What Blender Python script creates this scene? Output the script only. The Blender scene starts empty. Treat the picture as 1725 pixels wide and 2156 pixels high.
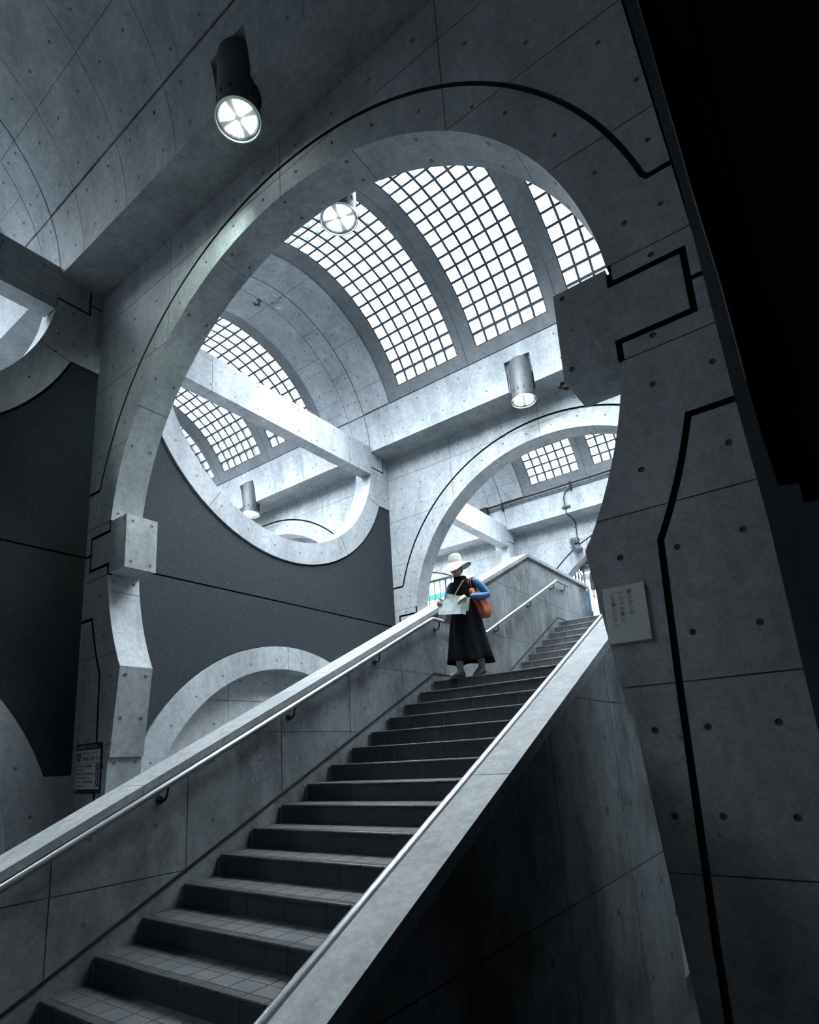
import bpy, bmesh, math, random
from math import sin, cos, pi, radians as rad, sqrt, atan2, degrees
from mathutils import Vector, Matrix
random.seed(7)
C = bpy.context.scene
COL = C.collection
S = 0.84                       # metres per survey unit used for the building
def U(*p): return Vector(p) * S
# ------------------------------------------------------------------ camera
cam_d = bpy.data.cameras.new('camera'); cam = bpy.data.objects.new('camera', cam_d); COL.objects.link(cam)
yaw, pitch, roll = 0.6341, 0.2358, -0.0558
fw = Vector((-sin(yaw)*cos(pitch), cos(yaw)*cos(pitch), sin(pitch)))
rt = Vector((cos(yaw), sin(yaw), 0)); up = rt.cross(fw)
rt, up = rt*cos(roll)+up*sin(roll), up*cos(roll)-rt*sin(roll)
M = Matrix((rt, up, -fw)).transposed().to_4x4(); M.translation = U(8.2474, -3.9802, -2.6577)
cam.matrix_world = M
cam_d.sensor_fit = 'HORIZONTAL'; cam_d.sensor_width = 36; cam_d.lens = 1277.77*36/1725
cam_d.shift_x = (862.5-829.81)/1725; cam_d.shift_y = (1286.98-1078)/1725
cam_d.clip_start = 0.05; cam_d.clip_end = 300
C.camera = cam
# ------------------------------------------------------------------ sky, exposure
W = bpy.data.worlds.new('overcast'); C.world = W; W.use_nodes = True
bg = W.node_tree.nodes['Background']; bg.inputs[0].default_value = (.93, .965, 1.0, 1); bg.inputs[1].default_value = 1.7
sun_d = bpy.data.lights.new('hazy_sun', 'SUN'); sun_d.energy = 255; sun_d.angle = rad(150); sun_d.color = (.92, .97, 1.0)
sun = bpy.data.objects.new('hazy_sun', sun_d); COL.objects.link(sun); sun.location = (0, 0, 30); sun.rotation_euler = Vector((-.22, .50, -1)).to_track_quat('-Z', 'Y').to_euler()
C.view_settings.view_transform = 'Standard'; C.view_settings.look = 'None'
C.view_settings.gamma = 1; C.view_settings.use_curve_mapping = False
C.view_settings.exposure = -0.35
C.cycles.max_bounces = 10; C.cycles.diffuse_bounces = 6; C.cycles.transparent_max_bounces = 16
C.cycles.use_denoising = True; C.cycles.sample_clamp_indirect = 6
# ------------------------------------------------------------------ materials
def mat(name, col, rough=.6, metal=0., col2=None, scale=3., fine=0., bump=0., bscale=60., emit=None, streak=False, spec=.5, detail=5.):
    m = bpy.data.materials.new(name); m.use_nodes = True; nt = m.node_tree; N = nt.nodes; L = nt.links
    b = N['Principled BSDF']
    b.inputs['Base Color'].default_value = (*col, 1); b.inputs['Roughness'].default_value = rough
    b.inputs['Metallic'].default_value = metal; b.inputs['Specular IOR Level'].default_value = spec
    if emit:
        b.inputs['Emission Color'].default_value = (*emit[:3], 1); b.inputs['Emission Strength'].default_value = emit[3]
    geo = N.new('ShaderNodeNewGeometry'); pos = geo.outputs['Position']
    if col2:
        mp = N.new('ShaderNodeMapping'); L.new(pos, mp.inputs[0])
        if streak: mp.inputs['Scale'].default_value = (1, 1, .35)
        n1 = N.new('ShaderNodeTexNoise'); n1.inputs['Scale'].default_value = scale; n1.inputs['Detail'].default_value = detail
        n1.inputs['Roughness'].default_value = .62
        L.new(mp.outputs[0], n1.inputs['Vector'])
        r = N.new('ShaderNodeValToRGB'); r.color_ramp.elements[0].position = .32; r.color_ramp.elements[1].position = .68
        r.color_ramp.elements[0].color = (*col, 1); r.color_ramp.elements[1].color = (*col2, 1)
        L.new(n1.outputs['Fac'], r.inputs[0]); out = r.outputs[0]
        if fine:
            n2 = N.new('ShaderNodeTexNoise'); n2.inputs['Scale'].default_value = bscale*1.5; n2.inputs['Detail'].default_value = 3
            L.new(pos, n2.inputs['Vector'])
            mr = N.new('ShaderNodeMapRange'); mr.inputs[1].default_value = .3; mr.inputs[2].default_value = .7
            mr.inputs[3].default_value = 1-fine; mr.inputs[4].default_value = 1+fine; L.new(n2.outputs['Fac'], mr.inputs[0])
            mx = N.new('ShaderNodeMix'); mx.data_type = 'RGBA'; mx.blend_type = 'MULTIPLY'; mx.inputs[0].default_value = 1
            L.new(out, mx.inputs[6]); L.new(mr.outputs[0], mx.inputs[7]); out = mx.outputs[2]
        L.new(out, b.inputs['Base Color'])
    if bump:
        n3 = N.new('ShaderNodeTexNoise'); n3.inputs['Scale'].default_value = bscale; n3.inputs['Detail'].default_value = 4
        L.new(pos, n3.inputs['Vector'])
        bp = N.new('ShaderNodeBump'); bp.inputs['Strength'].default_value = bump; bp.inputs['Distance'].default_value = .01
        L.new(n3.outputs['Fac'], bp.inputs['Height']); L.new(bp.outputs[0], b.inputs['Normal'])
    return m
def concrete(name, lo, hi, stain=0.):
    """board-marked concrete: broad blotches, fine grain, small pits"""
    m = mat(name, lo, .72, 0, hi, 2.3, .11, .14, 28., spec=.35, streak=True, detail=7.)
    nt = m.node_tree; N = nt.nodes; L = nt.links; b = N['Principled BSDF']
    src = b.inputs['Base Color'].links[0].from_socket
    geo = N.new('ShaderNodeNewGeometry')
    n5 = N.new('ShaderNodeTexNoise'); n5.inputs['Scale'].default_value = 13; n5.inputs['Detail'].default_value = 6; n5.inputs['Roughness'].default_value = .7
    L.new(geo.outputs['Position'], n5.inputs['Vector'])
    r5 = N.new('ShaderNodeMapRange'); r5.inputs[1].default_value = .32; r5.inputs[2].default_value = .68; r5.inputs[3].default_value = .80; r5.inputs[4].default_value = 1.17
    L.new(n5.outputs['Fac'], r5.inputs[0]); m5 = N.new('ShaderNodeMix'); m5.data_type = 'RGBA'; m5.blend_type = 'MULTIPLY'; m5.inputs[0].default_value = 1
    L.new(src, m5.inputs[6]); L.new(r5.outputs[0], m5.inputs[7]); src = m5.outputs[2]
    # pits (bug holes): sparse small dark spots
    v = N.new('ShaderNodeTexVoronoi'); v.inputs['Scale'].default_value = 7.5; L.new(geo.outputs['Position'], v.inputs['Vector'])
    nz = N.new('ShaderNodeTexNoise'); nz.inputs['Scale'].default_value = 2.2; L.new(geo.outputs['Position'], nz.inputs['Vector'])
    th = N.new('ShaderNodeMapRange'); th.inputs[1].default_value = .45; th.inputs[2].default_value = .75; th.inputs[3].default_value = .012; th.inputs[4].default_value = .12
    L.new(nz.outputs['Fac'], th.inputs[0])
    lt = N.new('ShaderNodeMath'); lt.operation = 'LESS_THAN'; L.new(v.outputs['Distance'], lt.inputs[0]); L.new(th.outputs[0], lt.inputs[1])
    mx = N.new('ShaderNodeMix'); mx.data_type = 'RGBA'; mx.blend_type = 'MULTIPLY'
    mm = N.new('ShaderNodeMath'); mm.operation = 'MULTIPLY'; mm.inputs[1].default_value = .75; L.new(lt.outputs[0], mm.inputs[0])
    L.new(mm.outputs[0], mx.inputs[0]); L.new(src, mx.inputs[6]); mx.inputs[7].default_value = (.35, .37, .4, 1)
    out = mx.outputs[2]
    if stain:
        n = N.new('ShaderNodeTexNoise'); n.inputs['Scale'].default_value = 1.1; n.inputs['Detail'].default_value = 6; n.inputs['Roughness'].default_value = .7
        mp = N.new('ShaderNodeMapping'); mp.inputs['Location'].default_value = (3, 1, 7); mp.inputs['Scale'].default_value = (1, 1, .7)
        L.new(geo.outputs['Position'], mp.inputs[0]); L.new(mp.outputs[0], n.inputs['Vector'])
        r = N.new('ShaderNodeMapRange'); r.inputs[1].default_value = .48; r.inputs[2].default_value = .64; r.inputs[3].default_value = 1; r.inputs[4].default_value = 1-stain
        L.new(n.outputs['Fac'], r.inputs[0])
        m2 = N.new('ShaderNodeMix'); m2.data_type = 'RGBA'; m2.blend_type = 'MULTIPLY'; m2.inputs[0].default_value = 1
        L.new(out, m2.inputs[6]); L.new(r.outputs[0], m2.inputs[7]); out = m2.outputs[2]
    L.new(out, b.inputs['Base Color'])
    return m
CON = concrete('concrete', (.235, .258, .277), (.41, .435, .452))
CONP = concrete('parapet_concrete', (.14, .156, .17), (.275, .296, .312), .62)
CAPM = concrete('cap_concrete', (.25, .266, .277), (.34, .357, .368))
PALE = concrete('lightened_concrete', (.36, .38, .39), (.48, .50, .515))  # concrete lightened to bounce light and lift the shaded niche
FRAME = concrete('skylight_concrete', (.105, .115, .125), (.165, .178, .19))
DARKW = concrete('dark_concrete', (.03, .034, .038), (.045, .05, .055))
HOLE = mat('tie_hole_mortar', (.10, .112, .122), .85)
JOINT = mat('form_joint', (.11, .12, .13), .85)
GROOVE = mat('sealant_and_shade', (.012, .014, .016), .8)  # dark sealant, plus recess shade put into the groove colour
AGG = mat('exposed_aggregate', (.014, .0178, .0222), .85, 0, (.030, .037, .0438), 110., 0, .35, 150., detail=1., spec=.25)
def speck(m):
    nt = m.node_tree; N = nt.nodes; L = nt.links; b = N['Principled BSDF']; src = b.inputs['Base Color'].links[0].from_socket
    geo = N.new('ShaderNodeNewGeometry'); n = N.new('ShaderNodeTexNoise'); n.inputs['Scale'].default_value = 55; n.inputs['Detail'].default_value = 2
    L.new(geo.outputs['Position'], n.inputs['Vector'])
    r = N.new('ShaderNodeMapRange'); r.inputs[1].default_value = .62; r.inputs[2].default_value = .78; r.inputs[3].default_value = 0; r.inputs[4].default_value = 1
    L.new(n.outputs['Fac'], r.inputs[0]); mx = N.new('ShaderNodeMix'); mx.data_type = 'RGBA'
    L.new(r.outputs[0], mx.inputs[0]); L.new(src, mx.inputs[6]); mx.inputs[7].default_value = (.085, .097, .108, 1); L.new(mx.outputs[2], b.inputs['Base Color'])
speck(AGG)
VOID = mat('baked_darkness', (.004, .0045, .005), .95, spec=.05)  # darkness of unlit areas put into a near-black colour
TILE = mat('stair_tile', (.027, .0305, .034), .6, 0, (.044, .0485, .053), 14., .12, .3, 90.)
NOSE = mat('nosing_tile', (.026, .029, .032), .38, 0, (.040, .044, .048), 20., .05, .1, 90.)
GROUT = mat('tile_grout', (.15, .162, .172), .85)
STEEL = mat('brushed_steel', (.36, .38, .40), .36, .95, (.42, .44, .46), 4.)
ZINC = mat('galvanised_metal', (.055, .062, .07), .55, .25, (.085, .094, .104), 9.)
BLACKM = mat('dark_bracket_metal', (.03, .033, .036), .45, .6)
BAR = mat('skylight_bar', (.045, .055, .068), .6, 0, spec=.2)
def glassmat():
    m = bpy.data.materials.new('glass_block'); m.use_nodes = True; nt = m.node_tree; N = nt.nodes; L = nt.links
    for n in list(N): N.remove(n)
    o = N.new('ShaderNodeOutputMaterial'); t = N.new('ShaderNodeBsdfTransparent'); t.inputs[0].default_value = (.95, .97, .985, 1)
    g = N.new('ShaderNodeBsdfGlossy'); g.inputs['Roughness'].default_value = .15; g.inputs[0].default_value = (.8, .9, .95, 1)
    x = N.new('ShaderNodeMixShader'); x.inputs[0].default_value = .05
    L.new(t.outputs[0], x.inputs[1]); L.new(g.outputs[0], x.inputs[2]); L.new(x.outputs[0], o.inputs[0])
    return m
GLASS = glassmat()
GLASSE = glassmat(); GLASSE.name = 'glass_block_edge'; GLASSE.node_tree.nodes['Transparent BSDF'].inputs[0].default_value = (.50, .60, .68, 1)
EMIT = mat('lamp_bulb', (.9, .95, .93), .3, emit=(.93, 1., .96, 16.))
REFL = mat('lamp_reflector', (.75, .8, .8), .3, .6)
RIM = mat('lamp_glass_rim', (.45, .56, .53), .15, 0, emit=(.55, .75, .68, .22))
NEST = mat('mud_nest', (.06, .045, .035), .95, 0, (.13, .10, .08), 30., 0, .8, 50.)
WHITE = mat('white_plastic', (.7, .72, .73), .5)
# ------------------------------------------------------------------ mesh helpers
class MB:
    def __init__(s): s.v = []; s.f = []; s.m = []
    def add(s, vs, fs, mi=0):
        o = len(s.v); s.v += [Vector(v) for v in vs]; s.f += [[i+o for i in f] for f in fs]; s.m += [mi]*len(fs); return s
    def box(s, x0, x1, y0, y1, z0, z1, mi=0):
        return s.add([(x0,y0,z0),(x1,y0,z0),(x1,y1,z0),(x0,y1,z0),(x0,y0,z1),(x1,y0,z1),(x1,y1,z1),(x0,y1,z1)],
                     [(3,2,1,0),(4,5,6,7),(0,1,5,4),(1,2,6,5),(2,3,7,6),(3,0,4,7)], mi)
    def prism(s, poly, ax, a, b, mi=0):
        f = {'X': lambda p, t: (t, p[0], p[1]), 'Y': lambda p, t: (p[0], t, p[1]), 'Z': lambda p, t: (p[0], p[1], t)}[ax]
        n = len(poly)
        s.add([f(p, a) for p in poly]+[f(p, b) for p in poly],
              [list(range(n))[::-1], list(range(n, 2*n))]+[(i, (i+1) % n, n+(i+1) % n, n+i) for i in range(n)], mi); return s
    def loft(s, rings, mi=0, caps=True, closed=False):
        n = len(rings[0]); fs = []
        for k in range(len(rings)-1):
            fs += [(k*n+i, k*n+(i+1) % n, (k+1)*n+(i+1) % n, (k+1)*n+i) for i in range(n)]
        if closed:
            k = len(rings)-1; fs += [(k*n+i, k*n+(i+1) % n, (i+1) % n, i) for i in range(n)]
        elif caps: fs += [list(range(n))[::-1], [(len(rings)-1)*n+i for i in range(n)]]
        return s.add([p for r in rings for p in r], fs, mi)
    def tube(s, pts, r, n=10, mi=0):
        pts = [Vector(p) for p in pts]; rr = r if isinstance(r, (list, tuple)) else [r]*len(pts)
        rings = []; prev = None
        for i, p in enumerate(pts):
            a = (pts[i]-pts[i-1]).normalized() if i else (pts[1]-pts[0]).normalized()
            b = (pts[i+1]-pts[i]).normalized() if i < len(pts)-1 else a
            t = (a+b).normalized()
            if prev is None: x = t.orthogonal().normalized()
            else: x = (prev-t*prev.dot(t)).normalized()
            prev = x; y = t.cross(x); k = 1/max(.5, a.dot(t))
            bis = (b-a)
            bis = bis.normalized() if bis.length > 1e-5 else None
            ring = []
            for j in range(n):
                d = (x*cos(2*pi*j/n)+y*sin(2*pi*j/n))*rr[i]
                if bis is not None: d = d+bis*d.dot(bis)*(k-1)
                ring.append(p+d)
            rings.append(ring)
        return s.loft(rings, mi)
    def disc(s, c, nrm, r, t=.003, n=10, mi=0):
        c = Vector(c); nrm = Vector(nrm).normalized(); return s.tube([c-nrm*t, c+nrm*t], r, n, mi)
    def ell(s, c, rx, ry, rz, nu=14, nv=9, mi=0, fn=None):
        c = Vector(c); rings = []
        for k in range(1, nv):
            a = pi*k/nv-pi/2
            rings.append([c+Vector((rx*cos(a)*cos(2*pi*j/nu), ry*cos(a)*sin(2*pi*j/nu), rz*sin(a))) for j in range(nu)])
        o = len(s.v); s.loft(rings, mi, caps=False); m = len(rings)*nu
        s.v += [c-Vector((0, 0, rz)), c+Vector((0, 0, rz))]
        for j in range(nu):
            s.f.append([o+m, o+(j+1) % nu, o+j]); s.m.append(mi)
            q = o+(len(rings)-1)*nu; s.f.append([o+m+1, q+j, q+(j+1) % nu]); s.m.append(mi)
        return s
    def mesh(s, name, mats, scale=S, off=Vector((0, 0, 0)), smooth=True, angle=.6, fix=True):
        me = bpy.data.meshes.new(name); me.from_pydata([v*scale-off for v in s.v], [], s.f); me.update()
        ms = mats if isinstance(mats, (list, tuple)) else [mats]
        for m in ms: me.materials.append(m)
        if len(ms) > 1: me.polygons.foreach_set('material_index', s.m)
        if fix:
            bm = bmesh.new(); bm.from_mesh(me); bmesh.ops.recalc_face_normals(bm, faces=bm.faces); bm.to_mesh(me); bm.free()
        if smooth:
            me.polygons.foreach_set('use_smooth', [True]*len(me.polygons)); me.set_sharp_from_angle(angle=angle)
        return me
    def build(s, name, mats, parent=None, scale=S, **k):
        off = wloc(parent); o = bpy.data.objects.new(name, s.mesh(name, mats, scale, off, **k)); COL.objects.link(o)
        if parent is not None: o.parent = parent
        return o
def wloc(p):
    v = Vector((0, 0, 0))
    while p is not None: v += p.location; p = p.parent
    return v
def tag(o, label=None, cat=None, group=None, kind=None):
    if label: o['label'] = label
    if cat: o['category'] = cat
    if group: o['group'] = group
    if kind: o['kind'] = kind
    return o
def empty(name, loc, label=None, cat=None, group=None, kind=None):
    o = bpy.data.objects.new(name, None); o.empty_display_size = .1; COL.objects.link(o); o.location = loc
    return tag(o, label, cat, group, kind)
def copy_tree(o, parent=None, d=None):
    c = o.copy(); COL.objects.link(c); c.parent = parent
    if d is not None: c.location = o.location+d
    for ch in list(o.children): copy_tree(ch, c)
    return c
def boolean(me, cutters):
    """subtract the listed cutter builders from a mesh, one pass each"""
    o = bpy.data.objects.new('work', me); COL.objects.link(o); tmp = []
    for mb in cutters:
        if not mb.f: continue
        c = bpy.data.objects.new('cut', mb.mesh('cut', getattr(mb, 'mat', []), S, smooth=False)); COL.objects.link(c); tmp.append(c)
        md = o.modifiers.new('b', 'BOOLEAN'); md.operation = 'DIFFERENCE'; md.object = c; md.solver = 'EXACT'
        if getattr(mb, 'mat', []): md.material_mode = 'TRANSFER'
    dg = bpy.context.evaluated_depsgraph_get(); dg.update()
    r = bpy.data.meshes.new_from_object(o.evaluated_get(dg), depsgraph=dg)
    for t in tmp+[o]: bpy.data.objects.remove(t, do_unlink=True)
    return r
def mesh_obj(name, me, parent=None):
    o = bpy.data.objects.new(name, me); COL.objects.link(o)
    if parent is not None:
        o.parent = parent; o.matrix_parent_inverse = Matrix.Identity(4); off = wloc(parent)
        me.transform(Matrix.Translation(-off))
    return o
def resmooth(me, a=.5):
    me.polygons.foreach_set('use_smooth', [True]*len(me.polygons)); me.set_sharp_from_angle(angle=a)
def strip(pts, w):
    """mitred outline of a polyline of width w (closed polygon)"""
    pts = [Vector((p[0], p[1])) for p in pts]; L = []; R = []
    for i, p in enumerate(pts):
        a = (p-pts[i-1]).normalized() if i else (pts[1]-pts[0]).normalized()
        b = (pts[i+1]-p).normalized() if i < len(pts)-1 else a
        t = (a+b).normalized(); n = Vector((-t.y, t.x)); k = w/2/max(.35, a.dot(t))
        L.append(p+n*k); R.append(p-n*k)
    return L+R[::-1]
def arc(cx, cy, r, a0, a1, step=1.5):
    n = max(2, int(abs(a1-a0)/step)+1)
    return [(cx+r*cos(rad(a0+(a1-a0)*i/n)), cy+r*sin(rad(a0+(a1-a0)*i/n))) for i in range(n+1)]
# ------------------------------------------------------------------ building survey (units)
PP, T = 7.305, .448            # bay pitch and cross-wall thickness (along Y)
ZF = -4.72                     # lower floor
R1, ZC1, RG, ZG = 3.417, .32, 3.866, .286
YC, Z2, R2, R2O = 3.84, 4.413, 2.808, 3.253
ZS, ZB, ZJ, TW = 4.58, 3.252, .31, .48
ZU = .072; YU = 8.87             # upper floor level and its edge
XL = -8.48                     # pitch of the bays across (X)
# ------------------------------------------------------------------ cross wall with the big arch
def cross_wall_mesh():
    k = -atan2(-1.359-ZC1, 1.029-4); # angle helper
    aR = degrees(atan2(-1.359-ZC1, 6.971-4)); aL = 180-aR
    def half(sgn):
        m = lambda x: x if sgn > 0 else 8-x
        sx_t = 4+sqrt(R1**2-(.685-ZC1)**2); sx_b = 4+sqrt(R1**2-(-.055-ZC1)**2)
        a_b = degrees(atan2(-.055-ZC1, sx_b-4)); a_t = degrees(atan2(.685-ZC1, sx_t-4))
        pts = [(7.30, ZF-.1), (7.135, -2.47), (7.105, -2.47), (6.971, -1.359)]
        pts += arc(4, ZC1, R1, aR, a_b)[1:] + [(6.987, -.055), (6.987, .685)] + arc(4, ZC1, R1, a_t, 90)
        return [(m(x), z) for x, z in pts]
    r = half(1); l = half(-1)[::-1]
    poly = r + l[1:] + [(-.3, ZF-.1), (-.3, 6.2), (8.22, 6.2), (8.22, ZF-.1)]
    wall = MB().prism(poly, 'Y', 0, T)
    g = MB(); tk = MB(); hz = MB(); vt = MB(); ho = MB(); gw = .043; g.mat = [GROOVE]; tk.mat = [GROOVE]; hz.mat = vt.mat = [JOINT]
    a0 = degrees(math.asin((1.255-ZG)/RG))
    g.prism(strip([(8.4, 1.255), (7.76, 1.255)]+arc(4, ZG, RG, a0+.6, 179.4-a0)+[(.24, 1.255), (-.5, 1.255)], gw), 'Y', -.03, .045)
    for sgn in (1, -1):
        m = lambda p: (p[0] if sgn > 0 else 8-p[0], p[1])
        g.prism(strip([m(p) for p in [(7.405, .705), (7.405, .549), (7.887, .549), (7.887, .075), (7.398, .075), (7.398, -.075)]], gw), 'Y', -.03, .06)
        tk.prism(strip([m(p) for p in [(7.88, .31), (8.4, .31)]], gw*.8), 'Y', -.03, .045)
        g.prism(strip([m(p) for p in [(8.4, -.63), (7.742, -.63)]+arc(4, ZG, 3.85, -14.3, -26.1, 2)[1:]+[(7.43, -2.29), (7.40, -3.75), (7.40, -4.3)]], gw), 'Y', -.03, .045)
    lw = .008
    for z in (1.80, .70, -.075, -1.177, -2.31, -3.4, 2.92, 4.03): hz.box(-1, 9, -.02, .008, z-lw/2, z+lw/2)
    for x in (1.81, 4.015, 6.22): vt.box(x-lw/2, x+lw/2, -.02, .009, 2.2, 6)
    rd = MB()
    for a in (34, 71, 108.5, 146, -10.5, 190.5):
        c, s = cos(rad(a)), sin(rad(a)); n = Vector((-s, c))*.006
        q = [Vector((4+(R1-.05)*c, ZC1+(R1-.05)*s))+n, Vector((4+(R1+.01)*c, ZC1+(R1+.01)*s))+n, Vector((4+(R1+.01)*c, ZC1+(R1+.01)*s))-n, Vector((4+(R1-.05)*c, ZC1+(R1-.05)*s))-n]
        rd.prism(q, 'Y', -.1, T+.1)
    H = [(7.813,.98),(7.567,.98),(7.70,.625),(7.62,.02),(7.93,-.333),(7.567,-.333),(7.412,-.9),(7.93,-.9),(7.915,-1.46),(7.545,-1.475),(7.197,-1.46),
         (7.055,.627),(7.055,.023),(5.949,3.378),(6.499,2.962),(6.792,2.644),(7.173,2.1),(7.419,1.54),(7.81,1.542),(7.813,2.105),(5.381,3.675),(4.834,3.88),(4.834,4.292),
         (7.551,-2.02),(7.907,-2.02),(7.25,-2.585),(7.544,-2.585),(7.285,-3.083),(7.544,-3.083),(7.9,-3.085),(7.9,-2.585),(5.38,4.29),(5.95,4.29),(6.5,4.29),(7.05,4.29),
         (7.05,3.72),(7.6,3.72),(7.6,4.29),(7.6,2.67),(7.6,3.2),(7.05,3.2),(6.5,3.72),(4.28,3.9),(4.28,4.29)]
    for x, z in H:
        for xx in (x, 8-x): ho.tube([(xx, -.02, z), (xx, .014, z)], .021, 10)
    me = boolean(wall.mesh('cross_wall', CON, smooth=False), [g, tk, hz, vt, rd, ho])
    resmooth(me, .35)
    # mortar plugs inside the recessed holes and tie holes along the arch soffit
    pl = MB()
    for x, z in H:
        for xx in (x, 8-x): pl.disc((xx, .012, z), (0, 1, 0), .0205, .003, 10)
    for i in range(-1, 13):
        a = -8+i*16.33
        if 354 < a % 360 or a % 360 < 6 or 174 < a < 186: continue
        for y in (.085, T-.085):
            c, s = cos(rad(a)), sin(rad(a)); pl.disc((4+R1*c, y, ZC1+R1*s), (c, 0, s), .022, .002, 8)
    for sg in (1, -1):
        for (x, z) in ((6.987, .60), (6.987, .03)):
            for y in (.085, T-.085): pl.disc((x if sg > 0 else 8-x, y, z), (1, 0, 0), .022, .002, 8)
        for z, dx in ((-1.47, .0134), (-2.0, .0773), (-2.54, .169)):
            for y in (.085, T-.085):
                x = 6.971+dx+.0; pl.disc((x if sg > 0 else 8-x, y, z), (1, 0, .12*sg), .022, .004, 8)
    return me, pl
cw_me, cw_pl = cross_wall_mesh()
pl_me = cw_pl.mesh('tie_hole', HOLE)
def cross_wall(name, y, dx, label):
    e = empty(name, U(dx+4, y, ZF), label, 'wall', kind='structure')
    off = Matrix.Translation(-U(4, 0, ZF))
    for nm, me in (('arch_concrete', cw_me), ('tie_hole', pl_me)):
        if not me.get('moved'): me.transform(off); me['moved'] = 1
        o = bpy.data.objects.new(nm, me); COL.objects.link(o); o.parent = e
        if nm == 'tie_hole': o['kind'] = 'stuff'
    return e
wf = cross_wall('wall_front', 0, 0, 'near concrete wall with a huge circular arch and block stubs across the stairs')
cross_wall('wall_back', PP, 0, 'second concrete arch wall beyond the woman with a grooved arch outline')
cross_wall('wall_far', 2*PP, 0, 'farthest bright concrete arch wall carrying the security camera')
cross_wall('wall_back', PP, XL, 'concrete arch wall of the left bay seen low through the round opening')
cross_wall('wall_front', 0, XL, 'bright concrete arch wall of the near left bay behind the dark corner')
cross_wall('wall_far', 2*PP, XL, 'bright concrete wall behind the white board at the far left')
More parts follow.
